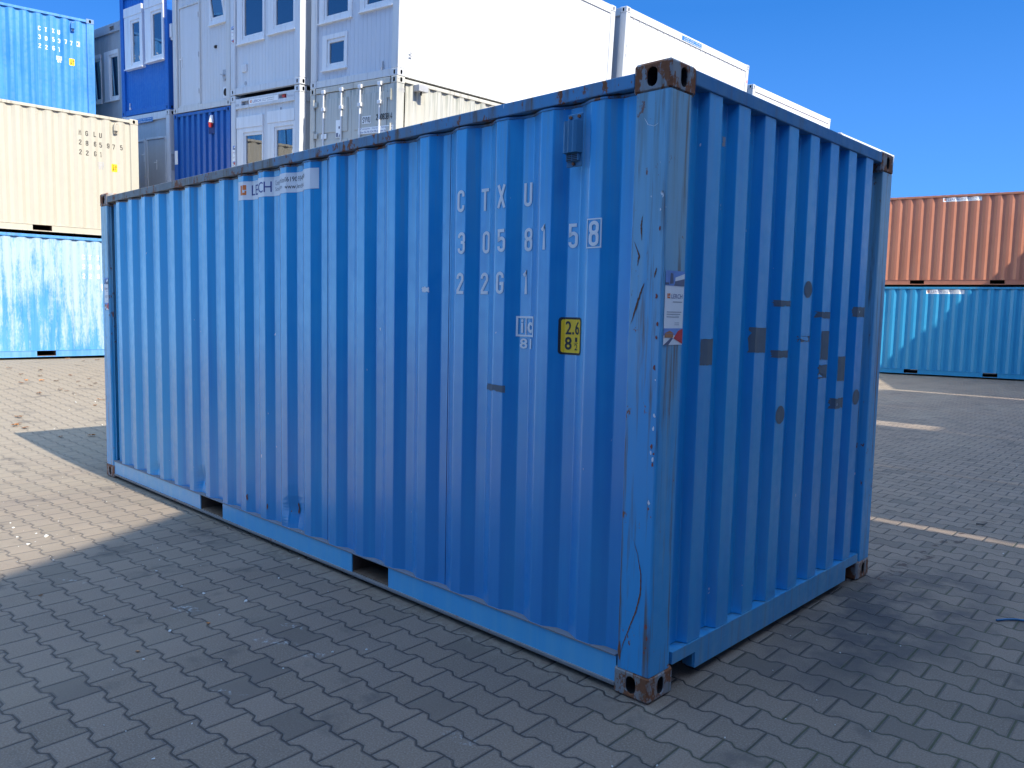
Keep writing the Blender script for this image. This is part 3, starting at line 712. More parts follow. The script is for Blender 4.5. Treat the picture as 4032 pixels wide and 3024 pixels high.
# ------------------------------------------------------------------ main container
def place_post_end(bm, off):
    for v in bm.verts: v.co = Vector((-.0018+off, v.co.x, v.co.z))
def place_post_side(bm, off):
    for v in bm.verts: v.co.y = .0018-off
def main_letters(R):
    rows = [('CTXU', [-1.216, -1.082, -.936, -.799], 2.088, .106, .050), ('3058', [-1.208, -1.069, -.931, -.790], 1.884, .106, .050),
            ('1', [-.666], 1.884, .106, .050), ('58', [-.525, -.384], 1.888, .106, .052), ('22G1', [-1.214, -1.077, -.936, -.803], 1.688, .104, .050)]
    lower_texts(R, rows, M_white, boxat=(-.398, -.318, 1.880, 2.004))
    ic_mark(R, -.826, 1.586, M_white)
    size_sticker(R, -.560, -.427, 1.421, 1.586)
    owner_banner(R, -3.454, -2.500, 2.325, 2.448, drape_side)
    poster(R, .014, .151, 1.486, 1.781, place_post_end)
    poster(R, -5.998, -5.905, 1.545, 1.835, place_post_side)
    rnd = random.Random(5)
    def patch(x0, x1, z0, z1, drp, m=M_residue, nm='sticker_residue', tear=.008):
        bm = bmesh.new(); P = []; k = 9; q = lambda m=1.: rnd.uniform(0, tear*m)*(2.2 if rnd.random() < .12 else 1)*.6
        for i in range(k): P.append((x0+(x1-x0)*i/k, z0+q()))
        for i in range(k): P.append((x1-q(.3), z0+(z1-z0)*i/k))
        for i in range(k): P.append((x1-(x1-x0)*i/k, z1-q(.6)))
        for i in range(k): P.append((x0+q(), z1-(z1-z0)*i/k))
        poly(bm, P); drp(bm, .0016); link_raw(nm, bm, m, R)
    def disc(x0, x1, z0, z1, nm='sticker_residue'):
        bm = bmesh.new(); cx, cz, a, b = (x0+x1)/2, (z0+z1)/2, (x1-x0)/2, (z1-z0)/2
        poly(bm, [(cx+a*math.cos(t*PI/12), cz+b*math.sin(t*PI/12)*(1 if t < 13 else (1-.08*rnd.random()))) for t in range(24)]); drape_end(bm, .0016); link_raw(nm, bm, M_residue, R)
    patch(-1.022, -.868, 1.222, 1.257, drape_side)
    for a in ((.311, .414, 1.393, 1.508), (.787, .906, 1.436, 1.557), (1.031, 1.153, 1.658, 1.690), (1.524, 1.645, 1.604, 1.642), (2.019, 2.139, 1.616, 1.676),
              (1.284, 1.398, 1.480, 1.513), (1.545, 1.645, 1.381, 1.539), (1.031, 1.152, 1.406, 1.444), (1.535, 1.642, 1.280, 1.357), (1.791, 1.892, 1.253, 1.395), (1.771, 1.892, 1.098, 1.160)):
        patch(*a, drape_end)
    disc(1.303, 1.398, 1.707, 1.795); disc(1.052, 1.150, 1.073, 1.167); disc(2.035, 2.137, 1.103, 1.195)
    # torn label bits
    patch(-1.486, -1.430, 1.695, 1.726, drape_side, M_white, 'label_scrap', .012); patch(.50, .525, 2.34, 2.385, drape_end, M_lgrey, 'label_scrap', .012)
    # welded seams in the wall panels
    for x in (-1.312, -2.42, -3.53, -4.64):
        bm = bmesh.new(); box(bm, (x-.0012, .0425, .164), (x+.0012, .0436, 2.49)); link('weld_seam', bm, M_seam, R)
    # deep scratches with bare rusty steel on the corner post
    def scratch(pts, w, plc, m=M_rust):
        bm = bmesh.new(); Q = []
        for i in range(len(pts)-1):
            for t in range(6):
                f = t/6; Q.append((pts[i][0]*(1-f)+pts[i+1][0]*f+rnd.uniform(-.001, .001), pts[i][1]*(1-f)+pts[i+1][1]*f))
        Q.append(pts[-1]); n = len(Q)
        for i in range(n-1):
            w0 = w*math.sin(PI*(i+.15)/n)*rnd.uniform(.6, 1.3); w1 = w*math.sin(PI*(i+1.15)/n)*rnd.uniform(.6, 1.3)
            a, b = Q[i], Q[i+1]; poly(bm, [(a[0]-w0, a[1]), (a[0]+w0, a[1]), (b[0]+w1, b[1]), (b[0]-w1, b[1])])
        plc(bm, .0012); link_raw('scratch', bm, m, R)
    scratch([(-.106, .70), (-.075, .62), (-.056, .54), (-.055, .46), (-.075, .38), (-.105, .30), (-.135, .22), (-.150, .15)], .0035, place_post_side)
    scratch([(-.150, .235), (-.152, .19), (-.148, .15)], .007, place_post_side)
    scratch([(-.150, 1.565), (-.118, 1.66), (-.092, 1.73)], .0055, place_post_side)
    scratch([(-.148, 1.90), (-.120, 1.84), (-.128, 1.80)], .004, place_post_side)
    scratch([(-.12, 2.38), (-.10, 2.35), (-.07, 2.34), (-.05, 2.35)], .003, place_post_side, M_white)
    scratch([(-.045, 1.75), (-.035, 1.79)], .0035, place_post_side)
    scratch([(-.11, 2.0), (-.115, 1.96), (-.11, 1.9)], .0035, place_post_side)
    for k in range(26):                                    # chipped edge paint down the corner
        z = rnd.uniform(.2, 2.2); bm = bmesh.new(); x = -.0165-rnd.uniform(0, .016); s = rnd.uniform(.003, .009)
        poly(bm, [(x+s*.8*math.cos(t)*rnd.uniform(.5, 1.2), z+s*1.5*math.sin(t)*rnd.uniform(.5, 1.2)) for t in [i*PI/4 for i in range(8)]])
        place_post_side(bm, .0011); link_raw('paint_chip', bm, M_primer if rnd.random() < .7 else M_white, R)
    # rust at the knocked-in base of the wall
    for (x, z, a, b) in ((-2.80, .27, .03, .05), (-2.765, .30, .012, .05), (-4.12, .25, .012, .03), (-3.38, .27, .008, .03), (-3.10, .255, .008, .03)):
        bm = bmesh.new(); poly(bm, [(x+a*math.cos(t)*rnd.uniform(.3, 1.1), z+b*math.sin(t)*rnd.uniform(.4, 1.1)) for t in [i*PI/6 for i in range(12)]])
        dd = ((-2.80, .27, .045, .085, .030), (-2.87, .22, .03, .05, -.014), (-4.14, .27, .06, .07, .022))
        bmesh.ops.subdivide_edges(bm, edges=bm.edges[:], cuts=1)
        xa = min(v.co.x for v in bm.verts); xb = max(v.co.x for v in bm.verts)
        for bb in sbreaks(xa, xb): bmesh.ops.bisect_plane(bm, geom=bm.verts[:]+bm.edges[:]+bm.faces[:], plane_co=(bb, 0, 0), plane_no=(1, 0, 0), dist=1e-6)
        for v in bm.verts: v.co.y = sprof(v.co.x)-.004+sum(q[4]*math.exp(-((v.co.x-q[0])/q[2])**2-((v.co.z-q[1])/q[3])**2) for q in dd)
        link_raw('rust_patch', bm, M_rust, R)
M_seam = flat('seam_mat', (.005, .04, .16), .6)
M_primer = paint('primer_mat', (.33, .09, .06), (.22, .06, .04), .8, rough=.7)
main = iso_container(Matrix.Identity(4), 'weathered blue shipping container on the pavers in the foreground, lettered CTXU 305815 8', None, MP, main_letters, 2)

# ------------------------------------------------------------------ stack on the left
def code_letters(code, num, mat, ic=True, sticker=True, size='22G1', banner=None):
    def f(R):
        rows = [(code, [-1.20, -1.06, -.91, -.79], 2.093, .104, .05), (num[:4], [-1.20, -1.06, -.91, -.79], 1.892, .104, .05)]
        rows.append((num[4:6], [-.65, -.53], 1.892, .104, .05)); rows.append((num[6], [-.382], 1.892, .104, .05)); rows.append((size, [-1.20, -1.06, -.91, -.79], 1.690, .104, .05))
        lower_texts(R, rows, mat, boxat=(-.395, -.318, 1.883, 2.005) if mat is not M_black else None)
        ic_mark(R, -.835, 1.585, mat if mat is not M_black else M_lgrey); size_sticker(R, -.56, -.442, 1.415, 1.58, 1)
        if banner: owner_banner(R, *banner, drape_side)
    return f
u1, n1, w1 = frame(1.531, .006, .02); oB = Vector((-16.681, 4.459, 5.624)); H_ = CONT_H
G_L = 'containers stacked at the left of the yard'
P_beige = simple_set('beige', (.47, .445, .36), (.52, .49, .41), .6, .02, topg=.15, bump=.12)
P_fade = simple_set('faded_blue', (.05, .25, .60), (.12, .36, .68), .8, .02, blotch=(.42, .53, .57), bump=.12, low=paint('fblow', (.05, .24, .58), (.2, .4, .7), .7))
P_blue3 = simple_set('bright_blue', (.025, .18, .52), (.10, .34, .68), .7, .03, castc=(.22, .16, .12), bump=.12)
iso_container(mat_of(oB-w1*2*H_+n1*.0, u1, n1, w1), 'pale blue container with peeling chalky paint, on the ground under the beige one', G_L, P_fade, code_letters('CTXU', '2909130', M_white))
iso_container(mat_of(oB-w1*(H_-.012), u1, n1, w1), 'beige shipping container lettered MGLU 286597 5 on top of the peeling pale blue container', G_L, P_beige, code_letters('MGLU', '2865975', M_black, banner=(-3.66, -2.62, 2.33, 2.45)))
u3, n3, w3 = frame(1.398, 0, .01); o3 = Vector((-19.896, 4.692, 8.563))
iso_container(mat_of(o3-w3*H_, u3, n3, w3), 'bright blue shipping container lettered CTXU 305377 3, third level behind the beige container', G_L, P_blue3, code_letters('CTXU', '3053773', M_white))

G_LO = 'unseen containers added left of the frame for reflections'
LEFT_MORE = True
# ------------------------------------------------------------------ stack on the right
ur, nr_, wr = frame(.229, 0, -.015); oR = Vector((-2.104, 23.115, .021))
G_R = 'containers stacked at the right of the yard'
P_cyan = simple_set('steel_blue', (.02, .25, .48), (.05, .33, .55), .6, .03, bump=.15)
P_red = simple_set('terracotta', (.40, .15, .085), (.46, .20, .13), .7, .02, bump=.15)
def ban_only(x0, x1, z0, z1): return lambda R: owner_banner(R, x0, x1, z0, z1, drape_side)
iso_container(mat_of(oR, ur, nr_, wr), 'blue shipping container on the pavers beneath the terracotta one', G_R, P_cyan, ban_only(-3.665, -2.705, 2.365, 2.485))
iso_container(mat_of(oR+wr*(H_+.01)+ur*.01, ur, nr_, wr), 'terracotta shipping container stacked on the blue one at the right', G_R, P_red, ban_only(-3.41, -2.45, 2.375, 2.49))

# ------------------------------------------------------------------ office units
uo, no, wo_ = frame(.051, -.066, .033); O0 = Vector((-8.953, 5.621, 5.43))
def pt(du, dn, dz): return O0+uo*du+no*dn+wo_*dz
def ring(bm, o, i, y0, y1, ch=.003):
    (a, b, c, d), (e, f, g_, h) = o, i
    box(bm, (a, y0, c), (e, y1, d), ch); box(bm, (f, y0, c), (b, y1, d), ch)
    box(bm, (e+.0004, y0, c), (f-.0004, y1, g_), ch); box(bm, (e+.0004, y0, h), (f-.0004, y1, d), ch)
def office(mat, label, P, front, H=2.591, side='plain', railtop=.0, toprail=.17, botrail=.125, extras=None, group='office units stacked in the back row'):
    Wd, L = 2.435, 6.055
    R = empty('office_unit', mat, label, 'office unit', group); fr, wl = P['frame'], P['wall']
    for sx in (0, 1):
        for sy in (0, 1):
            x0, x1 = (-.17, 0) if sx == 0 else (-Wd, -Wd+.17); y0, y1 = (0, .15) if sy == 0 else (L-.15, L)
            bm = bmesh.new(); box(bm, (x0, y0, .118), (x1, y1, H-.118), .012); link('corner_post', bm, fr, R)
            for z in (0, 1):
                bm = bmesh.new(); cx = (x0+x1)/2; cy = (y0+y1)/2
                casting(bm, (cx, cy, .059 if z == 0 else H-.059), (.176, .16, .118), {(0, 1 if sx == 0 else -1), (1, -1 if sy == 0 else 1)}, .008, {0: (.022, .038), 1: (.022, .038), 2: (.03, .05)})
                link('corner_casting', bm, [P.get('cast', fr), M_cavity], R)
    def rails(nm, z0, z1, holes=()):
        bm = bmesh.new(); y0 = .004
        xs = [-Wd+.1765, -.1765]
        if holes:
            cur = xs[0]
            for (a, b, c, d) in holes:
                box(bm, (cur, y0, z0), (a, .09, z1), .004); box(bm, (a+.0004, y0, z0), (b-.0004, .09, c)); box(bm, (a+.0004, y0, d), (b-.0004, .09, z1)); box(bm, (a+.0004, .088, c+.0004), (b-.0004, .0895, d-.0004)); cur = b
            box(bm, (cur, y0, z0), (xs[1], .09, z1), .004)
        else: box(bm, (xs[0], y0, z0), (xs[1], .09, z1), .004)
        link(nm, bm, fr, R)
        bm = bmesh.new(); box(bm, (-.09, .161, z0), (-.004, L-.161, z1), .004); link(nm, bm, P.get('srail', fr), R)
        bm = bmesh.new(); box(bm, (-Wd+.004, .161, z0), (-Wd+.09, L-.161, z1), .004); link(nm, bm, fr, R)
        bm = bmesh.new(); box(bm, (xs[0], L-.09, z0), (xs[1], L-.004, z1), .004); link(nm, bm, fr, R)
    rails('bottom_rail', .006, botrail); rails('top_rail', H-toprail-railtop, H-.01-railtop, front.get('holes', ()))
    # walls with shallow grooves
    z0, z1 = botrail+.0004, H-toprail-railtop-.0004; yw = .045
    bm = bmesh.new(); n = 18; x0, x1 = -Wd+.1704, -.1704; xs = [x0]
    for i in range(1, n): xs.append(x0+(x1-x0)*i/n)
    xs.append(x1); prof = [(xs[0], yw)]
    for x in xs[1:-1]: prof += [(x-.006, yw), (x-.002, yw+.004), (x+.002, yw+.004), (x+.006, yw)]
    prof.append((xs[-1], yw))
    ops = [(w_['g'][0]-.05, w_['g'][1]+.05, w_['g'][2]-.055, w_['g'][3]+.055) for w_ in front.get('windows', ())]
    def py(x):
        for i in range(len(prof)-1):
            if prof[i][0]-1e-9 <= x <= prof[i+1][0]+1e-9: return prof[i][1]+(prof[i+1][1]-prof[i][1])*(x-prof[i][0])/(prof[i+1][0]-prof[i][0])
    bx = sorted(set([p[0] for p in prof]+[e for o_ in ops for e in o_[:2]]))
    for i in range(len(bx)-1):
        xm = (bx[i]+bx[i+1])/2; zs_ = [(z0, z1)]
        for o_ in ops:
            if o_[0] < xm < o_[1]: zs_ = [(q0, q1) for (r0, r1) in zs_ for (q0, q1) in ((r0, min(r1, o_[2])), (max(r0, o_[3]), r1)) if q1-q0 > .001]
        for (q0, q1) in zs_: quad(bm, [(bx[i], py(bx[i]), q0), (bx[i+1], py(bx[i+1]), q0), (bx[i+1], py(bx[i+1]), q1), (bx[i], py(bx[i]), q1)])
    link('front_wall', bm, wl, R)
    bm = bmesh.new(); xs_ = -.026; k = 5; prof = [(.1504, xs_)]
    for i in range(1, k):
        y = .15+(L-.3)*i/k; prof += [(y-.009, xs_), (y-.004, xs_-.004), (y+.004, xs_-.004), (y+.009, xs_)]
    prof.append((L-.1504, xs_))
    A = [bm.verts.new((p[1], p[0], z0)) for p in prof]; B = [bm.verts.new((p[1], p[0], z1)) for p in prof]
    for i in range(len(prof)-1): bm.faces.new((A[i], A[i+1], B[i+1], B[i]))
    box(bm, (-.08, .1504, z0), (-.04, L-.1504, z1)); link('side_wall', bm, P.get('side', wl), R)
    bm = bmesh.new(); box(bm, (-Wd+.03, .1504, z0), (-Wd+.07, L-.1504, z1)); link('side_wall', bm, wl, R)
    bm = bmesh.new(); box(bm, (-Wd+.1704, L-.08, z0), (-.1704, L-.04, z1)); link('rear_wall', bm, wl, R)
    bm = bmesh.new(); box(bm, (-Wd+.091, .091, H-.06-railtop), (-.091, L-.091, H-.03-railtop)); link('roof', bm, fr, R)
    bm = bmesh.new(); box(bm, (-Wd+.091, .091, .04), (-.091, L-.091, .08)); link('floor', bm, M_under, R)
    for wdw in front.get('windows', ()):
        o, g = wdw['o'], wdw['g']; pr = wdw.get('proud', .0); wm = P.get('win', M_winwhite)
        y0 = yw-.022-pr; bh = wdw.get('box', 0)
        oo = (o[0], o[1], o[2], o[3]-bh)
        inn = (g[0]-.055, g[1]+.055, g[2]-.06, g[3]+.06)
        tiltm = wdw.get('tilt')
        bm = bmesh.new(); ring(bm, oo, inn, y0, yw+.055)
        if bh: box(bm, (o[0], y0-.012, o[3]-bh+.0005), (o[1], yw+.05, o[3]), .004)
        box(bm, (o[0]-.01, y0-.03, o[2]-.022), (o[1]+.01, yw+.01, o[2]-.0005), .004)
        wf = link('window', bm, wm, R)
        bm = bmesh.new(); ring(bm, (inn[0]+.0006, inn[1]-.0006, inn[2]+.0006, inn[3]-.0006), g, y0+.018, yw+.05)
        gm = bmesh.new(); box(gm, (g[0]+.0005, yw+.018-pr, g[2]+.0005), (g[1]-.0005, yw+.024-pr, g[3]-.0005))
        if tiltm:
            rot = Matrix.Rotation(tiltm, 4, 'X'); piv = Vector((0, y0+.018, inn[2]))
            for b_ in (bm, gm):
                for v in b_.verts: v.co = (rot @ (v.co-piv))+piv
        sash = link('sash', bm, wm, wf); link('pane', gm, M_glass, wf)
        if tiltm:
            gm = bmesh.new(); box(gm, (inn[0], yw+.15, inn[2]), (inn[1], yw+.158, inn[3])); link('inner_reveal', gm, M_dark, wf)
        else:
            gm = bmesh.new(); c = wdw.get('curtain', .0)
            box(gm, (g[0]+.02, yw+.062, g[2]), (g[0]+.02+(g[1]-g[0])*.22, yw+.066, g[3])); link('curtain', gm, M_lgrey, wf)
    for d in front.get('doors', ()):
        o = d['o']; bm = bmesh.new(); ring(bm, (o[0], o[1], o[2], o[3]), (o[0]+.035, o[1]-.05, o[2]+.03, o[3]-.045), yw-.03, yw+.05)
        df = link('door_frame', bm, fr, R)
        bm = bmesh.new(); box(bm, (o[0]+.038, yw-.012, o[2]+.033), (o[1]-.053, yw+.05, o[3]-.048), .003); dl = link('door', bm, P.get('door', wl), df)
        hx, hz = d.get('h', (o[0]+.1, 1.05))
        bm = bmesh.new(); box(bm, (hx-.018, yw-.022, hz-.11), (hx+.018, yw-.0125, hz+.11), .004); cyl(bm, (hx, yw-.05, hz+.05), (hx, yw-.02, hz+.05), .009, 8); cyl(bm, (hx-.012, yw-.05, hz+.05), (hx-.05 if not d.get('r') else hx+.05, yw-.05, hz+.05), .009, 8)
        link('handle', bm, M_winwhite, df)
        for hz in (.35, 1.1, 1.9):
            bm = bmesh.new(); cyl(bm, (o[1]-.045, yw-.034, hz), (o[1]-.045, yw-.034, hz+.1), .010, 8); link('hinge', bm, M_lgrey, df)
    if extras: extras(R, yw)
    return R
def put(R, fn, m, nm, y):
    bm = bmesh.new(); fn(bm)
    for v in bm.verts: v.co.y = y
    return link_raw(nm, bm, m, R)
M_winwhite = paint('window_frame_white', (.78, .79, .80), (.62, .62, .60), .4, rough=.35, grime=.12, bump=.03)
def oset(nm, c, f, side=None, frame_c=None, **kw):
    w = paint(nm+'_wall', c, f, .5, rough=.4, bump=.06, **kw); fr = paint(nm+'_frame', frame_c or c, f, .6, rough=.42, rust=.12, grime=.2, bump=.06)
    d = dict(frame=fr, wall=w)
    if side: d['side'] = side; d['srail'] = side
    return d
O_white = oset('office_white', (.66, .68, .70), (.55, .57, .58)); O_white2 = oset('office_offwhite', (.58, .61, .66), (.50, .53, .57), side=paint('office_side', (.74, .75, .74), (.68, .69, .67), .4, rough=.4, bump=.04), frame_c=(.66, .67, .66))
O_cream = oset('office_cream', (.64, .65, .66), (.54, .54, .52), frame_c=(.62, .62, .60))
O_blue = oset('office_blue', (.004, .10, .42), (.015, .15, .50)); O_grey = oset('office_grey', (.36, .38, .40), (.28, .29, .30), topg=.3)
O_lgrey = oset('office_light_grey', (.46, .48, .50), (.36, .38, .40))
O_lgrey['frame'] = O_white['frame']
def small_txt(R, s, x0, x1, z0, z1, y, m=None, bold=0): return put(R, lambda b: text_pts(b, s, x0, x1, z0, z1, bold), m or M_grey, 'lettering', y)
def put_side(R, fn, m, nm, x):
    bm = bmesh.new(); fn(bm)
    for v in bm.verts: v.co = Vector((x, v.co.x, v.co.z))
    return link_raw(nm, bm, m, R)

# third level, front row, right to left
def exE(R, yw):
    bm = bmesh.new(); cyl(bm, (-.42, yw-.02, .17), (-.42, yw-.02, .27), .012, 8); cyl(bm, (-.42, yw-.03, .12), (-.42, yw-.03, .17), .02, 8); link('socket', bm, M_lgrey, R)
    bm = bmesh.new()
    for dz in (0, .05): box(bm, (-.0005, .24, .33+dz), (.0015, .30, .36+dz))
    link('label_plate', bm, M_lgrey, R)
office(mat_of(pt(0, 0, .0), uo, no, wo_), 'white office unit with a small square window, on the SVWU container, its side sunlit', O_white2,
       dict(windows=[dict(o=(-2.121, -1.40, .29, .89), g=(-1.93, -1.51, .40, .75)), dict(o=(-2.222, -1.28, 1.105, 2.36), g=(-2.03, -1.414, 1.22, 2.08), box=.18), dict(o=(-1.061, -.19, 1.13, 2.36), g=(-.89, -.29, 1.235, 2.08), box=.18)]), extras=exE)
def exD(R, yw):
    bm = bmesh.new(); box(bm, (-2.04, yw-.03, .42), (-1.87, yw-.001, .56), .004)
    for i in range(6): box(bm, (-2.02, yw-.034, .44+i*.018), (-1.89, yw-.0305, .450+i*.018))
    link('vent_grille', bm, M_winwhite, R)
    bm = bmesh.new(); cyl(bm, (-1.937, yw-.008, .205), (-1.937, yw, .205), .04, 16); link('blanking_cap', bm, M_lgrey, R)
    poster(R, -2.38, -2.30, 1.0, 1.32, lambda b, off: [setattr(v.co, 'y', -.0005-off) for v in b.verts])
office(mat_of(pt(-2.60, -.115, .10), uo, no, wo_), 'white office unit with two tall windows between the door unit and the sunlit unit', O_white,
       dict(windows=[dict(o=(-2.215, -1.237, .96, 2.38), g=(-1.976, -1.322, 1.10, 2.12), box=.2), dict(o=(-1.094, -.185, 1.00, 2.38), g=(-.864, -.29, 1.14, 2.12), box=.2)]), extras=exD)
def exC(R, yw):
    bm = bmesh.new(); box(bm, (-.35, yw-.008, .50), (-.14+.0, yw-.001, .73), .002); cyl(bm, (-.25, yw-.03, .61), (-.25, yw-.008, .61), .085, 20); cyl(bm, (-.25, yw-.07, .61), (-.25, yw-.03, .61), .02, 8); cyl(bm, (-.25, yw-.06, .61), (-.36, yw-.06, .63), .012, 8); link('pipe_flange', bm, M_lgrey, R)
    bm = bmesh.new(); box(bm, (-.345, yw-.008, .17), (-.145, yw-.001, .39), .002); r = link('duct_collar', bm, M_winwhite, R)
    bm = bmesh.new(); cyl(bm, (-.245, yw-.016, .28), (-.245, yw-.008, .28), .075, 20); link('duct_opening', bm, M_cavity, r)
    bm = bmesh.new(); cyl(bm, (-.61, yw-.05, 1.21), (-.61, yw-.001, 1.24), .018, 6); box(bm, (-.66, yw-.03, 1.19), (-.60, yw-.001, 1.23), .003); link('cable_bracket', bm, M_black, R)
office(mat_of(pt(-5.12, -.074, -.06), uo, no, wo_), 'off-white office unit with a plain door and a tilted small window', O_cream,
       dict(doors=[dict(o=(-2.19, -1.26, .126, 2.23), h=(-2.08, 1.08))], windows=[dict(o=(-.87, -.19, 1.66, 2.40), g=(-.74, -.31, 1.80, 2.26), tilt=.16)]), extras=exC)
def exB(R, yw):
    bm = bmesh.new(); box(bm, (.002, .04, 1.55), (.10, .24, 1.84), .01); cyl(bm, (.05, .1, 1.50), (.05, .1, 1.5495), .05, 10); link('junction_box', bm, M_winwhite, R)
    bm = bmesh.new(); cyl(bm, (-2.05, yw-.02, .22), (-2.05, yw-.02, .30), .012, 8); box(bm, (-2.07, yw-.03, .14), (-2.03, yw-.001, .21), .004); link('socket', bm, M_winwhite, R)
    owner_banner(R, -1.75, -.8, 2.73, 2.82, lambda b, off: [setattr(v.co, 'y', .004-off) for v in b.verts])
office(mat_of(pt(-7.85, -.04, .08), uo, no, wo_), 'deep blue office unit with two tall white-framed windows', O_blue,
       dict(windows=[dict(o=(-2.14, -1.20, 1.07, 2.45), g=(-1.75, -1.38, 1.20, 2.09), box=.2, proud=.05), dict(o=(-1.06, -.15, 1.11, 2.49), g=(-.70, -.27, 1.23, 2.13), box=.2, proud=.05)], holes=[(-1.95, -1.70, 2.70, 2.80)]), H=2.86, extras=exB)
def exA(R, yw):
    bm = bmesh.new()
    for i in range(3): box(bm, (.001, .02, 1.17+i*.08), (.02, .17, 1.22+i*.08), .003)
    link('label_plate', bm, M_grey, R)
office(mat_of(pt(-10.42, .07, -.178), uo, no, wo_), 'grey office unit with two tall dark windows behind the stacked blue container', O_grey,
       dict(windows=[dict(o=(-1.17, -.36, .75, 1.96), g=(-.82, -.40, .86, 1.80)), dict(o=(-2.23, -1.38, .75, 1.96), g=(-2.0, -1.44, .86, 1.80))], holes=[(-.745, -.485, 2.42, 2.52)]), toprail=.22, extras=exA)
# second level
def exB2(R, yw):
    b = put(R, lambda b: rect(b, -1.70, -.82, 2.385, 2.49), M_navyblue, 'owner_banner', .0022)
    for z0, s, e in ((2.445, 'Container · Gerüste · Schalungen', -.86), (2.395, 'Fon 06190 934 99-0 www.lerch.net', -.88)): put(b, lambda q: text_pts(q, s, -1.60, e, z0, z0+.034), M_white, 'lettering', .0012)
    bm = bmesh.new(); box(bm, (.001, .03, 1.25), (.003, .22, 1.62)); link('label_plate', bm, M_lgrey, R)
M_navyblue = flat('banner_blue', (.03, .17, .45), .45)
office(mat_of(pt(-7.80, -.06, .07-H_), uo, no, wo_), 'light grey office unit with double doors beneath the deep blue unit', O_lgrey,
       dict(doors=[dict(o=(-1.20, -.22, .126, 2.03), h=(-.72, 1.40)), dict(o=(-2.20, -1.28, .126, 2.01), h=(-1.36, 1.6))]), extras=exB2)
P_c2 = simple_set('cobalt', (.006, .09, .36), (.03, .16, .44), .5, .03, bump=.12)
def c2_extras(R):
    bm = bmesh.new(); box(bm, (-.0605, 1.545, 2.08), (-.006, 1.775, 2.47)); link('recess_opening', bm, M_recess, R)
    bm = bmesh.new(); cyl(bm, (-.002, 1.70, 2.44), (.03, 1.72, 2.29), .04, 8, .05); w = link('plug_cover', bm, M_white, R)
    bm = bmesh.new(); cyl(bm, (.03, 1.70, 2.295), (.035, 1.69, 2.20), .055, 8, .03); link('plug', bm, M_red, w)
    bm = bmesh.new(); rect(bm, .03, .17, 1.50, 1.80); place_post_end(bm, .002); link_raw('label_plate', bm, M_white, R)
M_recess = flat('recess_mat', (.004, .03, .16), .6)
iso_container(mat_of(pt(-5.12-2.438, -.08, -.07-H_), -no, uo, wo_), 'blue corrugated container end with a small recess, under the off-white door unit', 'steel containers in the back row', P_c2, c2_extras)
def exD2(R, yw):
    owner_banner(R, -1.735, -.725, 2.385, 2.475, lambda b, off: [setattr(v.co, 'y', .004-off) for v in b.verts])
    small_txt(R, '604', -2.25, -2.12, 2.375, 2.43, .0022, M_lgrey, .02); small_txt(R, 'Europa', -.41, -.19, 2.395, 2.45, .0022, M_lgrey)
    bm = bmesh.new(); cyl(bm, (-.62, .055, 2.455), (-.54, .055, 2.44), .03, 12); cyl(bm, (-1.80, .055, 2.42), (-1.755, .055, 2.42), .03, 12); link('plug', bm, M_red, R)
    poster(R, -2.36, -2.27, 1.22, 1.62, lambda b, off: [setattr(v.co, 'y', -.0005-off) for v in b.verts])
    bm = bmesh.new(); box(bm, (-.70, yw-.006, 1.97), (-.665, yw-.001, 2.25), .001); link('tape_strip', bm, M_grey, R)
office(mat_of(pt(-2.60, -.115, .085-H_), uo, no, wo_), 'white office unit marked 604 with an owner banner on its top rail', O_white,
       dict(windows=[dict(o=(-2.245, -1.28, .85, 2.17), g=(-1.94, -1.345, .98, 1.80), box=.22), dict(o=(-1.11, -.19, .85, 2.20), g=(-.83, -.29, .98, 1.84), box=.22)], holes=[(-2.04, -1.76, 2.385, 2.465), (-.71, -.44, 2.40, 2.48)]), toprail=.20, railtop=.06, extras=exD2)
P_e2 = simple_set('pale_grey', (.50, .50, .46), (.56, .53, .44), .6, .06, topg=.6, bump=.12); P_e2['bars'] = M_winwhite
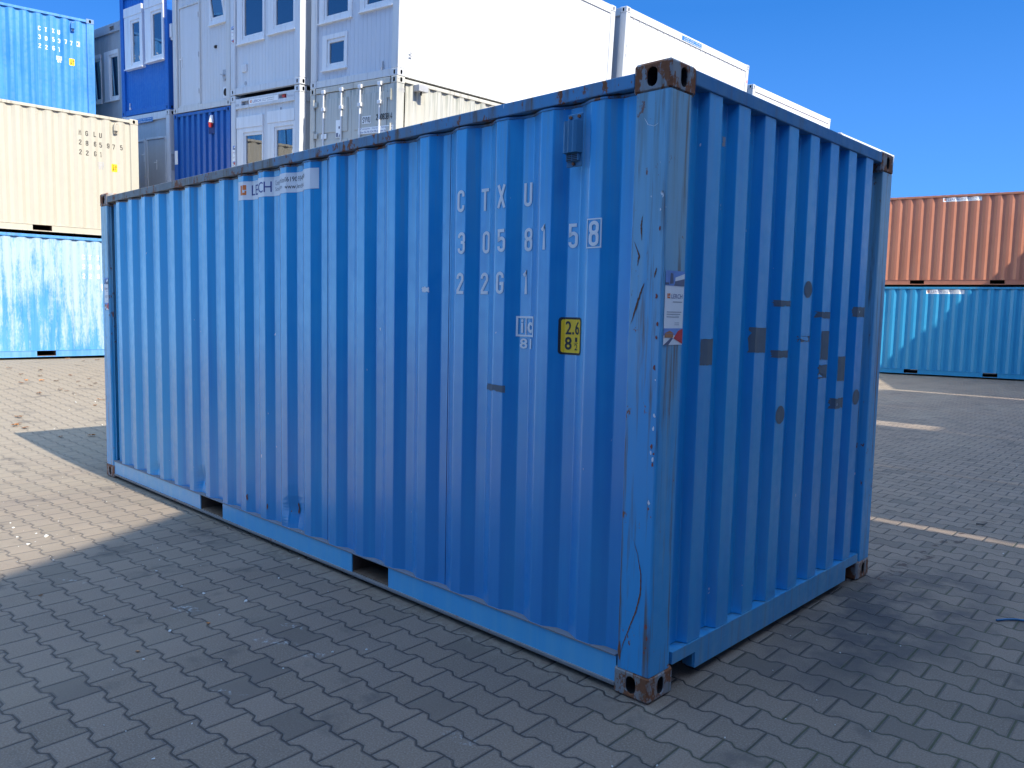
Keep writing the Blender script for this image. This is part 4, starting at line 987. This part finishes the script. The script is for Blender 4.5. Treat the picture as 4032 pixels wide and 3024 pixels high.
def e2_extras(R):
    L = CONT_L
    def pl(bm, off):
        for v in bm.verts: v.co = Vector((-L+.004-off, -v.co.x, v.co.z))
    def lay(nm, m, fn, off=.003, par=None):
        bm = bmesh.new(); fn(bm); pl(bm, off); return link_raw(nm, bm, m, par or R)
    a = lay('code_sign', M_white, lambda b: rect(b, -.90, -.663, 1.872, 2.0)); lay('lettering', M_black, lambda b: [glyph(b, c, -.885+i*.054, 1.885, .045, .10, 1.15) for i, c in enumerate('SVWU')], .0042, a)
    lay('lettering', M_black, lambda b: [glyph(b, c, x, 1.912, .045, .098, 1.1) for c, x in zip('2308394', (-.519, -.464, -.409, -.354, -.299, -.244, -.150))])
    lay('lettering', M_grey, lambda b: text_pts(b, '095 E0', -2.19, -1.90, 2.29, 2.36, .01), -.012)
    a = lay('owner_banner', M_white, lambda b: rect(b, -1.005, -.07, 1.705, 1.812)); lay('logo', M_navy, lambda b: text_pts(b, 'L', -.99, -.955, 1.72, 1.80, .05), .0042, a)
    lay('lettering', M_navy, lambda b: (text_pts(b, 'Container  Gerüste  Schalungen', -.935, -.09, 1.768, 1.803), text_pts(b, 'Fon 06190 934 99-0 www.lerch.net', -.935, -.095, 1.718, 1.753)), .0042, a)
    a = lay('poster', M_white, lambda b: rect(b, -1.64, -1.495, 1.69, 1.99)); lay('poster_pattern', M_bldg, lambda b: (rect(b, -1.63, -1.57, 1.70, 1.77), rect(b, -1.56, -1.50, 1.84, 1.88), poly(b, [(-1.56, 1.70), (-1.50, 1.70), (-1.50, 1.78)])), .0042, a)
    lay('label_plate', M_white, lambda b: rect(b, -2.077, -1.915, 1.69, 1.775))
    # fitting on the sunlit long side
    bm = bmesh.new(); box(bm, (-L+.36, -.14, 2.395), (-L+.57, .002, 2.50), .004); f = link('side_fitting', bm, M_lgrey, R)
    bm = bmesh.new(); cyl(bm, (-L+.46, -.08, 2.34), (-L+.46, -.08, 2.395), .016, 8); link('bolt', bm, M_black, f)
    bm = bmesh.new(); text_pts(bm, '095', -L+.04, -L+.17, 2.34, 2.41, .01)
    for v in bm.verts: v.co.y = -.0005
    link_raw('lettering', bm, M_lgrey, R)
e2 = iso_container(mat_of(pt(0, -.01, -H_)+no*CONT_L, no, -uo, wo_), 'pale grey container with closed lock-bar doors lettered SVWU 2308394', 'steel containers in the back row', P_e2, e2_extras)

# rest of the sunlit row: three white units going back
def side_banner(R, yw):
    b = put_side(R, lambda q: rect(q, 2.40, 3.37, 2.44, 2.545), M_navyblue, 'owner_banner', -.0022)
    for z0, s in ((2.497, 'Container · Gerüste · Schalungen'), (2.450, 'Fon 06190 934 99-0 www.lerch.net')): put_side(b, lambda q: text_pts(q, s, 2.50, 3.33, z0, z0+.034), M_white, 'lettering', -.0012)
    put_side(R, lambda q: text_pts(q, '633', .20, .40, 2.455, 2.53, .01), M_lgrey, 'lettering', -.0022)
    bm = bmesh.new()
    for i in range(22): box(bm, (-.022, .3+i*.255, 2.395), (-.008, .33+i*.255, 2.4195))
    link('drip_clip', bm, M_lgrey, R)
    bm = bmesh.new(); box(bm, (.0005, .04, 1.55), (.003, .10, 1.62)); box(bm, (.0005, .05, 1.75), (.003, .09, 1.82)); link('label_plate', bm, M_lgrey, R)
    bm = bmesh.new(); box(bm, (.0005, L_OFF-.08, 2.12), (.003, L_OFF-.04, 2.2)); link('label_plate', bm, M_red, R)
L_OFF = 6.055
fr_ = dict(windows=[dict(o=(-2.1, -1.3, 1.0, 2.3), g=(-1.95, -1.45, 1.15, 2.1))])
row = [('white office unit with a small blue banner on its sunlit top rail', (.188, 6.20, .02), side_banner),
       ('white office unit third along the sunlit row, double line under its top rail', (.03, 12.95, -.31), None),
       ('farthest white office unit of the sunlit row, only its top rail showing', (.33, 19.27, -.725), None)]
row_objs = []
for lab, (a, b, c), ex in row: row_objs.append(office(mat_of(pt(a, b, c), uo, no, wo_), lab, O_white2, fr_, extras=ex))

def dup(root, m, label, group=None):
    r = root.copy(); COL.objects.link(r); r.matrix_world = m; r['label'] = label
    if group: r['group'] = group
    elif 'group' in r: del r['group']
    for ch in list(root.children):
        c = ch.copy(); COL.objects.link(c); c.parent = r
        for g_ in ch.children:
            d = g_.copy(); COL.objects.link(d); d.parent = c
    return r
# supports under the row: units of the first and second level
G_S = 'units supporting the back row'
for i, (lab, (a, b, c), ex) in enumerate(row):
    for lv in (1, 2):
        if i == 2 and lv == 2: pass
        dup(row_objs[1], mat_of(pt(a, b, c-lv*2.6), uo, no, wo_), 'plain white office unit in a lower level of the back row', G_S)
plain = iso_container(mat_of(pt(-5.12-2.438, -.08, -.08-2*H_), -no, uo, wo_), 'plain blue container at ground level of the back row', G_S, P_c2)
for du in (-2.438, -2.60-2.438, -7.8-2.438, -10.42-2.438): dup(plain, mat_of(pt(du, -.02, -.08-2*H_), -no, uo, wo_), 'plain blue container at ground level of the back row', G_S)
dup(row_objs[2], mat_of(pt(-10.42, .07, -.178-2.6), uo, no, wo_), 'plain white office unit in a lower level of the back row', G_S)
for lv in (1, 2): dup(plain, mat_of(o3-w3*H_*(1+lv), u3, n3, w3), 'plain blue container beneath the lettered blue one behind the left stack', G_S)

# unseen containers added outside the frame; placed to shade the yard and feed reflections
G_O = 'unseen containers added outside the frame for shade and reflections'
def stack(x, y, ang, n, gap=0., proto=None):
    u = Vector((math.cos(ang), math.sin(ang), 0)); v = Vector((-math.sin(ang), math.cos(ang), 0))
    for k in range(n): dup(proto or (plain_w if k % 2 else plain_b), mat_of(Vector((x, y, k*H_)), u, v, Vector((0, 0, 1))), 'unseen container added right of the frame to shade the yard', G_O)
P_pale = simple_set('pale_blue', (.22, .42, .66), (.32, .50, .70), .5, .02)
P_w = simple_set('offwhite', (.55, .56, .56), (.6, .6, .58), .5, .02)
far = Matrix.Translation((60, -60, 0))  # copy sources for the added stacks, parked out of view
plain_w = iso_container(far, 'plain off-white container parked out of view, copied for the added stacks', G_O, P_w)
plain_b = dup(plain, Matrix.Translation((60, -64, 0)), 'plain blue container parked out of view, copied for the added stacks', G_O)
plain_p = iso_container(Matrix.Translation((60, -68, 0)), 'plain pale blue container parked out of view, copied for the added stacks', G_O, P_pale)
for col_ in range(1, 4):  # unseen bright stack added for the long side to reflect
    for lv in range(2): dup(plain_p, mat_of(oB-w1*H_*(2-lv)-u1*6.25*col_-n1*.1*col_, u1, n1, w1), 'unseen pale blue container added left of the frame for reflections', G_LO)
for k_ in range(4):  # unseen dark row added behind the camera, darkens the reflections
    for lv in range(2): dup(plain_b, Matrix.Translation((13.-6.3*k_+.0, -9.8, lv*H_)) @ Matrix.Rotation(PI, 4, 'Z') @ Matrix.Translation((0, 0, 0)), 'unseen blue container added behind the camera to darken reflections', G_O)
cot = 1/math.tan(SUN_EL); H4 = 4*H_
ea = Vector((.48, -.877)); ea.normalize()
ang = math.atan2(ea.y, ea.x)
p0 = Vector((-3.41+H4*cot, -1.49))
for t in (1.06, 7.25): stack(p0.x+ea.x*t, p0.y+ea.y*t, ang, 4)
# added rows, slits shaped to pass sun strips (long axis along the sun azimuth)
def rowstack(y, x, n): stack(x+6.058, y, SUN_AZ, n, 0, plain_w if y > 0 else plain_b)
X4 = -5.4+H4*cot
X6 = X4+6.35
rowstack(3.87-2.438, X4+.9, 4); rowstack(4.27, X4, 4); rowstack(6.73, X4, 4); rowstack(7.97, X6, 6)
rowstack(-6.56, 3.3, 4); rowstack(-9.05, 3.3, 4)  # unseen pair added to darken the ground reflected in the side wall
rowstack(10.82, X4, 4); rowstack(13.28, X4, 4); rowstack(14.62, X6+.1, 6); rowstack(10.43, X6+.1, 5)
eb = Vector((.42, -.907)).normalized(); H3 = 3*H_
pb = Vector((-4.71+H3*cot, 17.17)); angb = math.atan2(eb.y, eb.x)
for t in (.2, -5.95): stack(pb.x+eb.x*t, pb.y+eb.y*t, angb, 3)

# ------------------------------------------------------------------ small litter
M_stone = flat('stone_mat', (.55, .55, .52), .8); M_leaf = flat('leaf_mat', (.16, .075, .03), .8); M_leaf2 = flat('leaf_orange', (.5, .2, .05), .7)
def stone_mesh(seed):
    r = random.Random(seed); bm = bmesh.new(); bmesh.ops.create_icosphere(bm, subdivisions=2, radius=1)
    ax = [Vector((r.uniform(-1, 1), r.uniform(-1, 1), r.uniform(-1, 1))).normalized() for _ in range(9)]
    for v in bm.verts:
        for a in ax:
            d = v.co.dot(a)
            if d > .62: v.co -= a*(d-.62)
        v.co.z *= .7
    return bm
st = [link('pebble', stone_mesh(i), M_stone) for i in range(4)]
lf = []
for i in range(3):
    r = random.Random(i+50); bm = bmesh.new(); k = 10; c = bm.verts.new((0, 0, .15))
    V = [bm.verts.new((math.cos(t*2*PI/k)*(1 if t % 2 else .62)*(1.5 if t in (0, 9, 1) else 1), math.sin(t*2*PI/k)*(1 if t % 2 else .62), r.uniform(.05, .45))) for t in range(k)]
    for t in range(k): bm.faces.new((c, V[t], V[(t+1) % k]))
    e_ = bmesh.ops.extrude_face_region(bm, geom=bm.faces[:]); [setattr(v.co, 'z', v.co.z-.04) for v in e_['geom'] if isinstance(v, bmesh.types.BMVert)]
    lf.append(link('dry_leaf', bm, M_leaf if i < 2 else M_leaf2))
def scatter(protos, used, x, y, s, rz, label, cat, group):
    i = random.randrange(len(protos)); p = protos[i]
    o = p if i not in used else p.copy()
    if i in used: COL.objects.link(o)
    used.add(i); o.location = (x, y, gh(x, y)+s*.3); o.scale = (s, s*random.uniform(.7, 1), s*random.uniform(.6, 1)); o.rotation_euler = (random.uniform(-.2, .2), random.uniform(-.2, .2), rz)
    tag(o, label, cat, group)
WH = [[-2.068, -1.089, 13], [-2.489, -1.248, 7], [-2.188, -0.625, 15], [-2.454, -0.738, 13], [-2.651, -0.775, 9], [-3.012, -0.772, 9], [-3.214, -0.672, 6], [-2.652, -0.02, 10], [-2.41, -0.298, 9], [-2.019, -0.214, 6], [-2.105, -0.815, 8], [-1.32, -0.643, 9], [-1.232, -0.513, 10], [-1.833, -1.306, 10], [-4.225, -1.025, 22], [-4.1, -1.169, 17], [-4.609, -1.13, 15], [-4.352, -1.053, 11], [-4.335, -1.173, 13], [-4.762, -1.108, 9], [-3.64, -1.151, 9], [-1.0, -1.596, 8], [-1.591, -1.056, 5], [-1.326, -0.897, 6], [-1.824, -1.441, 4], [-1.143, -1.392, 5], [-1.36, -1.636, 4], [-1.258, -1.594, 4], [-2.314, -1.1, 4], [-3.082, -0.511, 5],
      [-11.46, 1.41, 17], [-10.74, 1.2, 17], [-9.3, 1.25, 14], [-8.9, .38, 12], [-10.2, .95, 10], [-10.7, 1.45, 14], [-8.9, .93, 12],
      [0.163, -0.457, 5], [0.272, -0.338, 6], [0.606, 0.415, 5], [0.721, 0.466, 5], [0.468, 0.565, 4], [0.09, 1.138, 4], [0.348, 1.118, 6], [0.358, 1.449, 5], [0.209, 0.696, 4], [0.346, 0.012, 4], [0.446, 0.319, 4], [0.526, 1.421, 5], [0.349, 1.117, 5], [0.38, 3.776, 8], [0.492, 3.614, 8], [-0.031, 4.869, 8], [-.431, 6.109, 9], [-0.244, 7.623, 10]]
used = set()
for x, y, s in WH:
    scatter(st, used, x, y, s*.0009, random.uniform(0, 6), 'small white stone chip lying on the pavers', 'pebble', 'white stone chips scattered on the pavers')
for _ in range(60):
    x = random.uniform(-6.5, -2.6); y = random.uniform(-2.0, -.2)
    if random.random() < .5: x = random.uniform(-5.2, -3.6); y = random.uniform(-1.7, -.8)
    scatter(st, used, x, y, random.uniform(.0025, .0055), random.uniform(0, 6), 'small white stone chip lying on the pavers', 'pebble', 'white stone chips scattered on the pavers')
LEAVES = [[-15.89, 2.96], [-16.6, 2.87], [-16.03, 3.27], [-14.36, 1.75], [-13.88, 1.31], [-13.62, 1.54], [-13.12, 1.19], [-12.99, 1.38], [-12.89, 1.58], [-12.97, 2.11], [-12.73, 1.87], [-12.8, 1.04], [-12.41, 2.02], [-12.23, 1.73], [-12.22, 1.88], [-11.78, 1.39], [-11.69, 0.99], [-10.83, 1.55], [-10.78, 1.59], [-9.85, 0.24], [-11.48, 1.41], [-11.93, 1.35], [-13.55, 1.99], [-14.87, 1.37], [-8.23, 0.58], [-8.34, 0.29], [-9.38, 0.13], [-9.28, 0.06], [-9.07, 0.11], [-10.36, 1.33]]
used = set()
for x, y in LEAVES:
    scatter(lf, used, x, y, random.uniform(.028, .05), random.uniform(0, 6), 'dry fallen leaf on the sunlit pavers by the left stack', 'leaf', 'dry leaves scattered at the left')
for x, y in ((-1.936, -1.293), (-3.014, -1.392), (-2.035, -.908)):
    scatter(lf, used, x, y, .012, random.uniform(0, 6), 'dry leaf scrap on the shaded pavers in front of the container', 'leaf', 'leaf scraps on the shaded pavers')
# short piece of blue cable and a dark stick
bm = bmesh.new(); P_ = [(.778, 2.147), (.811, 2.198), (.852, 2.241), (.885, 2.255), (1.0, 2.29), (1.1, 2.27)]
for i in range(len(P_)-1): cyl(bm, (*P_[i], .008), (*P_[i+1], .008), .006, 8)
tag(link('cable', bm, flat('cable_mat', (.02, .12, .25), .5)), 'thin blue cable lying on the pavers at the right edge', 'cable')
bm = bmesh.new(); cyl(bm, (.14, 4.369, .006), (.165, 4.37, .01), .005, 6); cyl(bm, (.165, 4.37, .01), (.20, 4.385, .006), .005, 6, .003)
tag(link('stick', bm, M_black), 'short black stick on the pavers right of the container', 'stick')
bpy.context.view_layer.update()
